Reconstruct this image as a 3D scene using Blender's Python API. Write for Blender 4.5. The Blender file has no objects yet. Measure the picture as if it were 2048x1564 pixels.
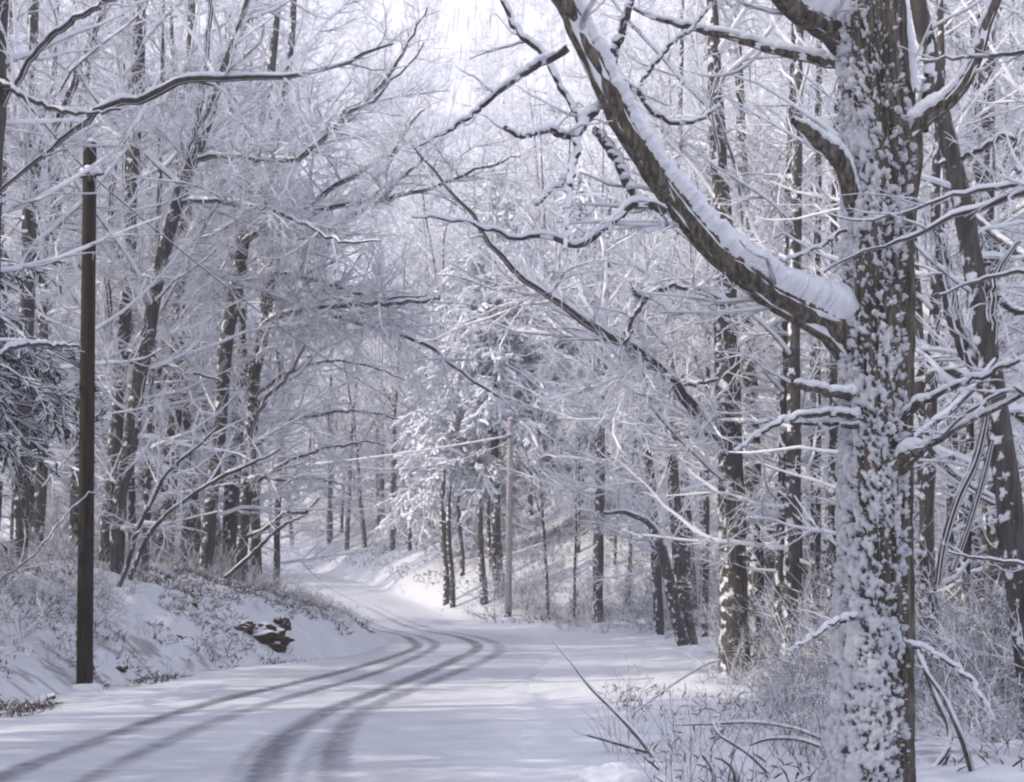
import bpy, math, random
import numpy as np
R_ = math.radians
# ------------------------------------------------------------------ camera, world, sun, exposure
scene = bpy.context.scene
COL = scene.collection
W_, H_ = 2048.0, 1564.0            # pixel frame used for measuring
F_, PX0, HOR, EYE = 2800.0, 1024.0, 1180.0, 1.54
cam_d = bpy.data.cameras.new('camera')
cam = bpy.data.objects.new('camera', cam_d); COL.objects.link(cam)
cam.location = (0, 0, EYE); cam.rotation_euler = (R_(90), 0, 0)
cam_d.sensor_width = 36.0; cam_d.lens = 36.0 * F_ / W_
cam_d.shift_y = (HOR - H_ / 2) / W_
cam_d.clip_start = 0.1; cam_d.clip_end = 3000
scene.camera = cam

SUN_EL, SUN_AZ = R_(34), (-1.0, -0.25)      # direction towards the sun (x, y)
world = bpy.data.worlds.new('World'); scene.world = world; world.use_nodes = True
nt = world.node_tree; nt.nodes.clear()
out = nt.nodes.new('ShaderNodeOutputWorld'); bg = nt.nodes.new('ShaderNodeBackground')
sky = nt.nodes.new('ShaderNodeTexSky'); sky.sky_type = 'NISHITA'; sky.sun_disc = False
sky.sun_elevation = SUN_EL; sky.sun_rotation = math.atan2(SUN_AZ[0], SUN_AZ[1])
sky.air_density = 1.0; sky.dust_density = 3.0; sky.ozone_density = 1.0
tc = nt.nodes.new('ShaderNodeTexCoord'); cn = nt.nodes.new('ShaderNodeTexNoise')
cn.inputs['Scale'].default_value = 2.6; cn.inputs['Detail'].default_value = 7; cn.inputs['Roughness'].default_value = 0.6
cr = nt.nodes.new('ShaderNodeMapRange'); cr.inputs['From Min'].default_value = 0.40; cr.inputs['From Max'].default_value = 0.58
cr.inputs['To Min'].default_value = 0.2; cr.inputs['To Max'].default_value = 0.9
cm = nt.nodes.new('ShaderNodeMix'); cm.data_type = 'RGBA'
cm.inputs[7].default_value = (8.5, 9.05, 11.2, 1)
nt.links.new(tc.outputs['Generated'], cn.inputs['Vector']); nt.links.new(cn.outputs['Fac'], cr.inputs['Value'])
nt.links.new(cr.outputs['Result'], cm.inputs[0]); nt.links.new(sky.outputs['Color'], cm.inputs[6])
nt.links.new(cm.outputs[2], bg.inputs['Color']); bg.inputs['Strength'].default_value = 0.12
nt.links.new(bg.outputs['Background'], out.inputs['Surface'])
sd = bpy.data.lights.new('sun', 'SUN'); sd.energy = 5.0; sd.angle = R_(0.6); sd.color = (1.0, 0.89, 0.75)
sun = bpy.data.objects.new('sun', sd); COL.objects.link(sun)
from mathutils import Vector
_l = math.hypot(*SUN_AZ)
SUNV = Vector((SUN_AZ[0] / _l * math.cos(SUN_EL), SUN_AZ[1] / _l * math.cos(SUN_EL), math.sin(SUN_EL)))
sun.rotation_euler = SUNV.to_track_quat('Z', 'Y').to_euler(); sun.location = (-30, 20, 40)
scene.view_settings.view_transform = 'Standard'; scene.view_settings.look = 'None'
scene.view_settings.exposure = 0.22; scene.view_settings.gamma = 1.0
scene.cycles.max_bounces = 7; scene.cycles.diffuse_bounces = 5; scene.cycles.volume_bounces = 2; scene.cycles.glossy_bounces = 1
scene.cycles.caustics_reflective = False; scene.cycles.caustics_refractive = False
scene.cycles.pixel_filter_type = 'BLACKMAN_HARRIS'; scene.cycles.filter_width = 2.2
scene.cycles.use_denoising = True

# ------------------------------------------------------------------ noise
def _h(ix, iy, iz, s):
    n = (ix.astype(np.int64) * 374761393 + iy.astype(np.int64) * 668265263 + iz.astype(np.int64) * 2147483647 + s * 974711) & 0xFFFFFFFF
    n = ((n ^ (n >> 13)) * 1274126177) & 0xFFFFFFFF
    n = ((n ^ (n >> 16)) * 2246822519) & 0xFFFFFFFF
    return ((n ^ (n >> 15)) & 0xFFFFFF) / float(0xFFFFFF)
def vnoise(x, y, z=None, s=0):
    x = np.asarray(x, float); y = np.asarray(y, float)
    z = np.zeros_like(x) if z is None else np.asarray(z, float)
    ix, iy, iz = np.floor(x), np.floor(y), np.floor(z)
    u, v, w = x - ix, y - iy, z - iz
    u, v, w = u*u*(3-2*u), v*v*(3-2*v), w*w*(3-2*w)
    r = 0
    for a in (0, 1):
        for b in (0, 1):
            for c in (0, 1):
                r = r + _h(ix+a, iy+b, iz+c, s) * (u if a else 1-u) * (v if b else 1-v) * (w if c else 1-w)
    return r
def fbm(x, y, z=None, o=4, s=0):
    r = 0; a = 0.5; f = 1.0
    for k in range(o):
        r = r + a * (vnoise(np.asarray(x)*f, np.asarray(y)*f, None if z is None else np.asarray(z)*f, s+k) - 0.5); a *= 0.5; f *= 2.03
    return r
def sstep(a, b, x):
    t = np.clip((x - a) / (b - a), 0, 1); return t*t*(3-2*t)

# ------------------------------------------------------------------ objects and tags
def tag(o, label=None, cat=None, group=None, kind=None):
    if label: o['label'] = label
    if cat: o['category'] = cat
    if group: o['group'] = group
    if kind: o['kind'] = kind
    return o
def empty(name, loc):
    o = bpy.data.objects.new(name, None); COL.objects.link(o); o.location = loc; o.empty_display_size = 0.3; return o
def link_mesh(name, V, Q, mat, parent=None, smooth=False, loc=None, T=None):
    """V (N,3) float, Q (M,4) quads, T (K,3) triangles"""
    me = bpy.data.meshes.new(name)
    V = np.asarray(V, np.float32); Q = np.zeros((0, 4), int) if Q is None else np.asarray(Q); T = np.zeros((0, 3), int) if T is None else np.asarray(T)
    nq, ntr = len(Q), len(T)
    me.vertices.add(len(V)); me.vertices.foreach_set('co', V.ravel())
    me.loops.add(nq*4 + ntr*3); me.loops.foreach_set('vertex_index', np.concatenate([Q.ravel(), T.ravel()]).astype(np.int32))
    me.polygons.add(nq + ntr)
    me.polygons.foreach_set('loop_start', np.concatenate([np.arange(nq)*4, nq*4 + np.arange(ntr)*3]).astype(np.int32))
    me.polygons.foreach_set('use_smooth', np.full(nq + ntr, smooth, bool))
    me.update(calc_edges=True); me.validate()
    me.materials.append(mat)
    o = bpy.data.objects.new(name, me); COL.objects.link(o)
    if parent is not None: o.parent = parent
    if loc is not None: o.location = loc
    return o
def copy_tree(o, kids, loc, rot, scale, label=None):
    c = o.copy(); COL.objects.link(c); c.location = loc; c.rotation_euler = rot; c.scale = (scale[0], scale[0], scale[1])
    if label: c['label'] = label
    for k in kids[o.name]:
        d = k.copy(); COL.objects.link(d); d.parent = c
    return c
KIDS = {}

class Pool:
    """tubes collected along polylines, built as one mesh"""
    def __init__(s): s.items = []
    def add(s, P, R, k=4, roll=0.0, flat=False):
        P = np.asarray(P, float); R = np.asarray(R, float)
        if P.ndim == 2: P = P[None]; R = R[None]
        if len(P): s.items.append((P, R, k, roll))
        return s
    def arrays(s, org=(0, 0, 0)):
        Vs, Qs, off = [], [], 0
        for P, R, k, roll in s.items:
            N, n, _ = P.shape
            t = np.empty_like(P); t[:, 1:-1] = P[:, 2:] - P[:, :-2]; t[:, 0] = P[:, 1] - P[:, 0]; t[:, -1] = P[:, -1] - P[:, -2]
            t /= np.linalg.norm(t, axis=2, keepdims=True) + 1e-9
            tm = t.mean(1); vert = np.abs(tm[:, 2]) > 0.9
            ref = np.where(vert[:, None], np.array([0., 1., 0.]), np.array([0., 0., 1.]))[:, None, :]
            sd_ = np.cross(t, np.broadcast_to(ref, t.shape)); sd_ /= np.linalg.norm(sd_, axis=2, keepdims=True) + 1e-9
            up = np.cross(sd_, t)
            a = np.arange(k) * 2 * np.pi / k + roll
            V = P[:, :, None, :] + R[:, :, None, None] * (np.cos(a)[None, None, :, None] * sd_[:, :, None, :] + np.sin(a)[None, None, :, None] * up[:, :, None, :])
            idx = np.arange(N*n*k).reshape(N, n, k)
            q = np.stack([idx[:, :-1], np.roll(idx, -1, 2)[:, :-1], np.roll(idx, -1, 2)[:, 1:], idx[:, 1:]], -1).reshape(-1, 4)[:, ::-1]
            Vs.append(V.reshape(-1, 3)); Qs.append(q + off); off += N*n*k
        V = np.concatenate(Vs) - np.asarray(org); return V, np.concatenate(Qs)
    def build(s, name, mat, parent=None, org=(0, 0, 0), smooth=False, loc=None):
        if not s.items: return None
        V, Q = s.arrays(org); return link_mesh(name, V, Q, mat, parent, smooth, loc)

# ------------------------------------------------------------------ materials
def newmat(name):
    m = bpy.data.materials.new(name); m.use_nodes = True; t = m.node_tree
    return m, t, t.nodes['Principled BSDF'], (lambda a, b: t.links.new(a, b)), t.nodes.new
def ramp(N, stops):
    r = N('ShaderNodeValToRGB'); e = r.color_ramp.elements
    e[0].position, e[0].color = stops[0][0], (*stops[0][1], 1)
    e[1].position, e[1].color = stops[-1][0], (*stops[-1][1], 1)
    for p, c in stops[1:-1]: k = e.new(p); k.color = (*c, 1)
    return r
SNOW = (0.80, 0.81, 0.85)
def snow_mat(name, bump=0.25, scale=14.0, c0=(0.76, 0.77, 0.82), c1=(0.84, 0.85, 0.88)):
    m, t, b, L, N = newmat(name)
    b.inputs['Roughness'].default_value = 0.75; b.inputs['Specular IOR Level'].default_value = 0.2
    g = N('ShaderNodeNewGeometry'); n = N('ShaderNodeTexNoise'); n.inputs['Scale'].default_value = scale; n.inputs['Detail'].default_value = 6
    L(g.outputs['Position'], n.inputs['Vector'])
    r = ramp(N, [(0.3, c0), (0.7, c1)]); L(n.outputs['Fac'], r.inputs['Fac']); L(r.outputs['Color'], b.inputs['Base Color'])
    bp = N('ShaderNodeBump'); bp.inputs['Strength'].default_value = bump; bp.inputs['Distance'].default_value = 0.03
    L(n.outputs['Fac'], bp.inputs['Height']); L(bp.outputs['Normal'], b.inputs['Normal'])
    return m
def snowy_mat(name, stops, lo=0.0, hi=0.35, namp=0.5, nscale=9.0, plaster=0.0, pscale=16.0, bark=(1, 1, 0.15), bscale=14.0, bump=0.6):
    """own colour with snow lying where the surface faces up, and blown against its side (plaster)"""
    m, t, b, L, N = newmat(name)
    b.inputs['Roughness'].default_value = 0.85; b.inputs['Specular IOR Level'].default_value = 0.15
    g = N('ShaderNodeNewGeometry'); tcn = N('ShaderNodeTexCoord')
    mp = N('ShaderNodeMapping'); mp.inputs['Scale'].default_value = bark; L(tcn.outputs['Object'], mp.inputs['Vector'])
    n = N('ShaderNodeTexNoise'); n.inputs['Scale'].default_value = bscale; n.inputs['Detail'].default_value = 5; n.inputs['Roughness'].default_value = 0.65
    L(mp.outputs['Vector'], n.inputs['Vector'])
    r = ramp(N, stops); L(n.outputs['Fac'], r.inputs['Fac'])
    sx = N('ShaderNodeSeparateXYZ'); L(g.outputs['Normal'], sx.inputs['Vector'])
    n2 = N('ShaderNodeTexNoise'); n2.inputs['Scale'].default_value = nscale; n2.inputs['Detail'].default_value = 3; L(g.outputs['Position'], n2.inputs['Vector'])
    ma = N('ShaderNodeMath'); ma.operation = 'MULTIPLY_ADD'; L(n2.outputs['Fac'], ma.inputs[0]); ma.inputs[1].default_value = namp; ma.inputs[2].default_value = -namp/2
    ad = N('ShaderNodeMath'); ad.operation = 'ADD'; L(sx.outputs['Z'], ad.inputs[0]); L(ma.outputs[0], ad.inputs[1])
    mr = N('ShaderNodeMapRange'); mr.interpolation_type = 'SMOOTHSTEP'; mr.inputs['From Min'].default_value = lo; mr.inputs['From Max'].default_value = hi; L(ad.outputs[0], mr.inputs['Value'])
    fac = mr.outputs['Result']
    if plaster:
        dp = N('ShaderNodeVectorMath'); dp.operation = 'DOT_PRODUCT'; L(g.outputs['Normal'], dp.inputs[0]); dp.inputs[1].default_value = (-0.85, -0.52, 0.1)
        n3 = N('ShaderNodeTexNoise'); n3.inputs['Scale'].default_value = pscale; n3.inputs['Detail'].default_value = 4; L(g.outputs['Position'], n3.inputs['Vector'])
        m2 = N('ShaderNodeMath'); m2.operation = 'MULTIPLY_ADD'; L(dp.outputs['Value'], m2.inputs[0]); m2.inputs[1].default_value = 0.22; L(n3.outputs['Fac'], m2.inputs[2])
        m3 = N('ShaderNodeMapRange'); m3.inputs['From Min'].default_value = 0.70 - plaster*0.2; m3.inputs['From Max'].default_value = 0.76 - plaster*0.2; L(m2.outputs[0], m3.inputs['Value'])
        mx = N('ShaderNodeMath'); mx.operation = 'MAXIMUM'; L(fac, mx.inputs[0]); L(m3.outputs['Result'], mx.inputs[1]); fac = mx.outputs[0]
    mix = N('ShaderNodeMix'); mix.data_type = 'RGBA'; L(fac, mix.inputs[0]); L(r.outputs['Color'], mix.inputs[6]); mix.inputs[7].default_value = (*SNOW, 1)
    L(mix.outputs[2], b.inputs['Base Color'])
    if bump:
        bp = N('ShaderNodeBump'); bp.inputs['Strength'].default_value = bump; bp.inputs['Distance'].default_value = 0.02
        sm = N('ShaderNodeMath'); sm.operation = 'ADD'; L(n.outputs['Fac'], sm.inputs[0]); L(fac, sm.inputs[1])
        L(sm.outputs[0], bp.inputs['Height']); L(bp.outputs['Normal'], b.inputs['Normal'])
    return m
GREYBARK = [(0.25, (0.035, 0.030, 0.028)), (0.5, (0.085, 0.075, 0.068)), (0.75, (0.16, 0.145, 0.13))]
M_SNOW = snow_mat('snow'); M_LUMP = snow_mat('snow_lump', 0.35, 22); M_CRUST = snow_mat('snow_crust', 0.7, 34, (0.60, 0.605, 0.63), (0.74, 0.745, 0.775))  # crust snow greyer: bark bits mixed in, and lump self-shadow put into the colour
M_BARK = snowy_mat('grey_bark', GREYBARK, 0.15, 0.45, 0.5, 9, plaster=-0.2, pscale=7.0)
M_TWIG = snowy_mat('snowy_twig', [(0.3, (0.06, 0.052, 0.05)), (0.7, (0.13, 0.115, 0.11))], -1.0, -0.35, 0.85, 6, bump=0)
M_TWIG_FAR = snowy_mat('far_twig', [(0.3, (0.05, 0.043, 0.044)), (0.7, (0.12, 0.105, 0.102))], -0.9, -0.2, 0.9, 3, bump=0)
M_LIMB = snowy_mat('snowy_limb', [(0.3, (0.04, 0.035, 0.033)), (0.7, (0.12, 0.105, 0.097))], 0.15, 0.55, 0.6, 8, bark=(1, 1, 1), bscale=20)
M_OAK = snowy_mat('furrowed_bark', [(0.28, (0.022, 0.018, 0.015)), (0.48, (0.10, 0.085, 0.07)), (0.72, (0.27, 0.235, 0.195))], 0.35, 0.6, 0.3, 20, bark=(1, 1, 0.12), bscale=30, bump=1.0)
M_NEEDLE = snowy_mat('hemlock_needles', [(0.3, (0.018, 0.045, 0.036)), (0.7, (0.05, 0.09, 0.065))], -0.05, 0.4, 1.0, 2.5, bump=0)
M_NEEDLE_D = snowy_mat('dark_hemlock_needles', [(0.3, (0.012, 0.032, 0.028)), (0.7, (0.035, 0.07, 0.058))], 0.25, 0.75, 1.0, 5, bump=0)
M_WEED = snowy_mat('weed_stalk', [(0.3, (0.05, 0.04, 0.035)), (0.7, (0.12, 0.10, 0.085))], 0.1, 0.6, 0.6, 20, bump=0)
M_SHRUB = snowy_mat('shrub_twig', [(0.3, (0.055, 0.048, 0.05)), (0.7, (0.12, 0.105, 0.104))], -0.6, 0.1, 0.8, 8, bump=0)
M_POLE = snowy_mat('dark_pole_wood', [(0.3, (0.018, 0.013, 0.010)), (0.6, (0.045, 0.034, 0.026)), (0.8, (0.09, 0.065, 0.045))], 0.5, 0.7, 0.1, 9, bark=(1, 1, 0.04), bscale=30)
M_POLE2 = snowy_mat('weathered_pole_wood', [(0.3, (0.30, 0.255, 0.24)), (0.6, (0.46, 0.40, 0.375)), (0.8, (0.55, 0.49, 0.46))], 0.5, 0.7, 0.1, 9, plaster=-0.1, bark=(1, 1, 0.05), bscale=22)
M_TAR = snowy_mat('tarred_wood', [(0.3, (0.02, 0.017, 0.015)), (0.7, (0.06, 0.05, 0.042))], 0.5, 0.8, 0.2, 9, plaster=0.1)
M_ROCK = snowy_mat('dark_earth_rock', [(0.3, (0.012, 0.008, 0.006)), (0.5, (0.05, 0.034, 0.022)), (0.75, (0.11, 0.074, 0.046))], 0.62, 0.85, 0.35, 5, bark=(1, 1, 1), bscale=6)
M_CABLE = snowy_mat('cable', [(0.3, (0.04, 0.04, 0.045)), (0.7, (0.07, 0.07, 0.075))], 0.2, 0.6, 0.8, 3, bump=0)
M_LITTER = snowy_mat('dead_leaves', [(0.3, (0.035, 0.026, 0.022)), (0.7, (0.11, 0.08, 0.062))], 0.6, 0.9, 0.4, 20, bump=0)
def ground_mat(road=False):
    m, t, b, L, N = newmat('road_snow' if road else 'ground_snow')
    b.inputs['Roughness'].default_value = 0.7; b.inputs['Specular IOR Level'].default_value = 0.2
    g = N('ShaderNodeNewGeometry')
    n = N('ShaderNodeTexNoise'); n.inputs['Scale'].default_value = 3.0 if not road else 1.2; n.inputs['Detail'].default_value = 9; n.inputs['Roughness'].default_value = 0.62
    L(g.outputs['Position'], n.inputs['Vector'])
    r = ramp(N, [(0.3, (0.63, 0.64, 0.69)), (0.7, (0.75, 0.76, 0.80))]); L(n.outputs['Fac'], r.inputs['Fac'])
    at = N('ShaderNodeAttribute'); at.attribute_name = 'worn'
    mix = N('ShaderNodeMix'); mix.data_type = 'RGBA'
    if road:
        n2 = N('ShaderNodeTexNoise'); n2.inputs['Scale'].default_value = 5.0; n2.inputs['Detail'].default_value = 6; L(g.outputs['Position'], n2.inputs['Vector'])
        ma = N('ShaderNodeMath'); ma.operation = 'MULTIPLY_ADD'; L(n2.outputs['Fac'], ma.inputs[0]); ma.inputs[1].default_value = 0.9; ma.inputs[2].default_value = 0.5
        mu = N('ShaderNodeMath'); mu.operation = 'MULTIPLY'; mu.use_clamp = True; L(at.outputs['Fac'], mu.inputs[0]); L(ma.outputs[0], mu.inputs[1])
        L(mu.outputs[0], mix.inputs[0]); mix.inputs[7].default_value = (0.165, 0.172, 0.20, 1)
    else:
        L(at.outputs['Fac'], mix.inputs[0]); mix.inputs[7].default_value = (0.16, 0.13, 0.11, 1)
    L(r.outputs['Color'], mix.inputs[6]); L(mix.outputs[2], b.inputs['Base Color'])
    bp = N('ShaderNodeBump'); bp.inputs['Strength'].default_value = 0.35 if not road else 0.15; bp.inputs['Distance'].default_value = 0.08
    L(n.outputs['Fac'], bp.inputs['Height']); L(bp.outputs['Normal'], b.inputs['Normal'])
    return m
M_GROUND, M_ROAD = ground_mat(), ground_mat(True)

# ------------------------------------------------------------------ measuring
def P(px, py, Y): return np.array([(px - PX0) / F_ * Y, Y, EYE + (HOR - py) / F_ * Y])
def catmull(pts, n):
    pts = np.asarray(pts, float)
    if len(pts) == 2: pts = np.array([pts[0], (pts[0]+pts[1])/2, pts[1]])
    q = np.vstack([2*pts[0]-pts[1], pts, 2*pts[-1]-pts[-2]])
    seg = np.linalg.norm(np.diff(pts[:, :3], axis=0), axis=1); cum = np.r_[0, np.cumsum(seg)]
    u = np.linspace(0, cum[-1], n); i = np.clip(np.searchsorted(cum, u, 'right') - 1, 0, len(pts)-2)
    t = ((u - cum[i]) / np.maximum(seg[i], 1e-9))[:, None]
    p0, p1, p2, p3 = q[i], q[i+1], q[i+2], q[i+3]
    return 0.5*((2*p1) + (-p0+p2)*t + (2*p0-5*p1+4*p2-p3)*t*t + (-p0+3*p1-3*p2+p3)*t**3)

# ------------------------------------------------------------------ terrain
ROADC = catmull([(-2.9, -6, 0), (-2.8, 2, 0), (-2.75, 12, 0), (-2.45, 24, 0), (-1.75, 34, 0), (-1.6, 40, 0), (-2.3, 46, 0), (-4.1, 53, .14), (-6.5, 62, .7), (-9.4, 74, 1.4), (-12.8, 88, 2.15), (-18.5, 104, 3.0), (-30, 118, 3.7), (-48, 126, 4.6)], 420)
_rt = np.gradient(ROADC[:, :2], axis=0); _rt /= np.linalg.norm(_rt, axis=1, keepdims=True)
_rn = np.stack([_rt[:, 1], -_rt[:, 0]], 1)        # to the right of travel
HALF = 2.9
def road_coord(x, y):
    x = np.ravel(x); y = np.ravel(y); d = np.empty(len(x)); k = np.empty(len(x), int)
    for a in range(0, len(x), 20000):
        s = slice(a, a+20000); dx = x[s, None] - ROADC[None, :, 0]; dy = y[s, None] - ROADC[None, :, 1]
        j = np.argmin(dx*dx + dy*dy, 1); k[s] = j; ii = np.arange(len(j))
        dist = np.hypot(dx[ii, j], dy[ii, j]); side = np.sign(dx[ii, j]*_rn[j, 0] + dy[ii, j]*_rn[j, 1]); d[s] = dist*side
    return d, ROADC[k, 2], ROADC[k, 1]
def ground(x, y, fine=True):
    x = np.asarray(x, float); y = np.asarray(y, float); sh = x.shape; x = x.ravel(); y = y.ravel()
    d, zr, yr = road_coord(x, y)
    el = np.maximum(0, -d - HALF + 0.1 - 1.35*sstep(33, 22, y) + 0.95*sstep(28, 33.5, y)*sstep(47, 40, y) + 0.35*fbm(x*0.5, y*0.5, s=3)); er = np.maximum(0, d - HALF - 0.2)
    bank = 2.15*(1 - np.exp(-el*0.46))*(1 - 0.70*sstep(36, 47, y)*sstep(7, 2.5, el)) * (0.8 + 0.4*vnoise(x*0.35, y*0.35, s=5)) * (1 - 0.25*sstep(24, 14, y)) + 0.05*np.maximum(0, el-3) + 0.30*sstep(50, 75, y)*np.maximum(0, el-6)
    w = sstep(57.8, 64.5, y + np.maximum(0, -2.5-x)*1.6)
    flat = 0.02*er + 0.10*np.maximum(0, er-9)
    hill = 0.36*er + 0.16*np.maximum(0, er-7) + 0.9*(1-np.exp(-er*0.7))
    far = 0.30*np.maximum(0, np.hypot(x*0.5, y) - 118)
    z = zr + bank + (1-w)*flat + w*hill + far
    rough = sstep(0.2, 1.5, el) + 0.7*sstep(0.6, 4, er)
    z = z + rough*(0.5*fbm(x*0.25, y*0.25, s=11) + 0.40*fbm(x*1.4, y*1.4, s=17))
    if fine: z = z + rough*0.22*fbm(x*5, y*5, s=23) + 0.02*fbm(x*2, y*2, s=29)
    z = z - 0.07*sstep(HALF-0.05, HALF-0.5, np.abs(d))
    z = z - 0.5*sstep(60, 300, np.abs(x))
    return z.reshape(sh)
def gz(x, y): return float(ground(np.array([x]), np.array([y]))[0])
def axis(lo, hi, c0, c1, fine, grow):
    a = list(np.arange(c0, c1, fine)); s = fine
    while a[-1] < hi: s *= grow; a.append(a[-1]+s)
    s = fine; b = []; v = c0
    while v > lo: s *= grow; v -= s; b.append(v)
    return np.array(b[::-1] + a)
xs = axis(-420, 420, -10, 6, 0.10, 1.045); ys = axis(-40, 640, 9, 42, 0.11, 1.03)
GX, GY = np.meshgrid(xs, ys); GZ = ground(GX, GY)
nx, ny = len(xs), len(ys); gi = np.arange(nx*ny).reshape(ny, nx)
GQ = np.stack([gi[:-1, :-1], gi[:-1, 1:], gi[1:, 1:], gi[1:, :-1]], -1).reshape(-1, 4)
go = link_mesh('ground', np.stack([GX, GY, GZ], -1).reshape(-1, 3), GQ, M_GROUND, smooth=True)
tag(go, kind='structure')
gd, _, _ = road_coord(GX.ravel(), GY.ravel())
lit = (fbm(GX.ravel()*3.1, GY.ravel()*3.1, o=3, s=41) > 0.13) & ((gd < -HALF-0.5) | (gd > HALF+3.5))
wa = go.data.attributes.new('worn', 'FLOAT', 'POINT'); wa.data.foreach_set('value', (lit*0.55).astype(np.float32))

# road strip with worn tyre tracks
def gp(px, py):                                   # a pixel on the flat road
    Y = F_*EYE/(py-HOR); return ((px-PX0)/F_*Y, Y)
TR = [  # tyre tracks measured on the road surface: (points x, y), half width, strength
    ([gp(-60, 1600), gp(30, 1545), gp(150, 1500), gp(330, 1435), gp(480, 1392), gp(640, 1355), gp(760, 1322), gp(830, 1297), gp(828, 1285), (-3.7, 47), (-5.5, 53), (-8.0, 62), (-10.8, 74), (-14.2, 88), (-19.8, 104)], 0.17, 1.0),
    ([gp(100, 1620), gp(190, 1555), gp(300, 1500), gp(450, 1437), gp(600, 1390), gp(740, 1350), gp(830, 1316), gp(868, 1296), gp(866, 1284), (-3.2, 47), (-5.0, 53), (-7.4, 62), (-10.2, 74), (-13.6, 88), (-19.3, 104)], 0.16, 0.85),
    ([gp(515, 1640), gp(520, 1570), gp(560, 1490), gp(640, 1430), gp(740, 1390), gp(830, 1355), gp(910, 1320), gp(955, 1297), gp(940, 1282), (-2.0, 47), (-3.9, 53), (-6.3, 62), (-9.2, 74), (-12.6, 88), (-18.4, 104)], 0.19, 1.0),
    ([gp(690, 1640), gp(668, 1560), gp(672, 1490), gp(720, 1430), gp(800, 1390), gp(900, 1350), gp(970, 1322), gp(1000, 1300), gp(985, 1284), (-1.4, 47), (-3.3, 53), (-5.7, 62), (-8.6, 74), (-12.0, 88), (-17.9, 104)], 0.19, 0.75),
    ([gp(590, 1640), gp(600, 1560), gp(640, 1490), gp(700, 1440)], 0.10, 0.6),
    ([gp(480, 1640), gp(470, 1560), gp(520, 1490), gp(600, 1440)], 0.10, 0.6),
    ([gp(1010, 1375), gp(1070, 1348), gp(1130, 1318)], 0.07, 0.3),
    ([gp(-100, 1530), gp(150, 1465), gp(300, 1425), gp(430, 1390)], 0.05, 0.25),
    ([gp(250, 1600), gp(330, 1540), gp(380, 1500)], 0.25, 0.22),
    ([gp(30, 1625), gp(120, 1570), gp(240, 1515), gp(400, 1450), gp(560, 1402), gp(690, 1365)], 0.05, 0.45),
    ([gp(600, 1640), gp(596, 1560), gp(625, 1490), gp(690, 1430), gp(780, 1393), gp(860, 1360)], 0.05, 0.5),
    ([gp(740, 1640), gp(712, 1560), gp(706, 1490), gp(750, 1432), gp(840, 1385)], 0.06, 0.35),
    ([gp(1090, 1352), gp(1085, 1318), gp(1060, 1296), gp(1020, 1283)], 0.05, 0.25),
]
nS, nA = 1500, 96
S = catmull(ROADC, nS); S = catmull(S, nS)
warp = np.linspace(0, 1, nS)**1.6; iu = warp*(nS-1); S = np.stack([np.interp(iu, np.arange(nS), S[:, j]) for j in range(3)], 1)
st = np.gradient(S[:, :2], axis=0); st /= np.linalg.norm(st, axis=1, keepdims=True); sn = np.stack([st[:, 1], -st[:, 0]], 1)
av = np.linspace(-HALF-0.12, HALF+0.35, nA)
RX = S[:, None, 0] + av[None]*sn[:, None, 0]; RY = S[:, None, 1] + av[None]*sn[:, None, 1]
RZ = np.repeat(S[:, 2:3], nA, 1) + 0.012 - 0.05*np.clip((np.abs(av)-HALF+0.25)/0.5, 0, 1)[None]
worn = np.zeros(nS*nA); rx, ry = RX.ravel(), RY.ravel()
for pts, hw, stg in TR:
    hw *= 0.92; c = catmull(pts, 260)[:, :2]; best = np.full(len(rx), 9.0); bi = np.zeros(len(rx), int)
    for a in range(0, len(rx), 20000):
        s = slice(a, a+20000); q = (rx[s, None]-c[None, :, 0])**2 + (ry[s, None]-c[None, :, 1])**2
        j = np.argmin(q, 1); best[s] = np.sqrt(q[np.arange(len(j)), j]); bi[s] = j
    ct = np.gradient(c, axis=0); ct /= np.linalg.norm(ct, axis=1, keepdims=True)
    lat = (rx-c[bi, 0])*ct[bi, 1] - (ry-c[bi, 1])*ct[bi, 0]
    stre = 0.72 + 0.55*vnoise(lat*34, ry*0.12, s=7)
    fade = np.minimum(1, (259-bi)/25.0)
    edge = 0.06 + 0.08*vnoise(rx*2.5, ry*0.9, s=8)
    far_fade = (1 - 0.5*sstep(42, 62, ry))*(0.75+0.4*vnoise(rx*0.7, ry*0.45, s=19))
    worn = np.maximum(worn, stg*sstep(hw+edge, hw-edge*1.1, np.where(best < .8, np.abs(lat), 9.0))*np.clip(stre, 0, 1.1)*fade*far_fade)
worn0 = worn; worn = np.maximum(worn, np.repeat((0.24*sstep(HALF+.1, HALF-1.1, np.abs(av)))[None], nS, 0).ravel()*(0.6+0.8*vnoise(rx*1.1, ry*.35, s=12)))
RZ = RZ - 0.010*worn0.reshape(RX.shape) + 0.012*fbm(RX*1.8, RY*0.8, s=33) + 0.004*fbm(RX*9, RY*4, s=35)
ri = np.arange(nS*nA).reshape(nS, nA); RQ = np.stack([ri[:-1, :-1], ri[:-1, 1:], ri[1:, 1:], ri[1:, :-1]], -1).reshape(-1, 4)
ro = link_mesh('road', np.stack([RX, RY, RZ], -1).reshape(-1, 3), RQ, M_ROAD, smooth=True); tag(ro, kind='structure')
wa = ro.data.attributes.new('worn', 'FLOAT', 'POINT'); wa.data.foreach_set('value', np.clip(worn, 0, 1).astype(np.float32))

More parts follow.
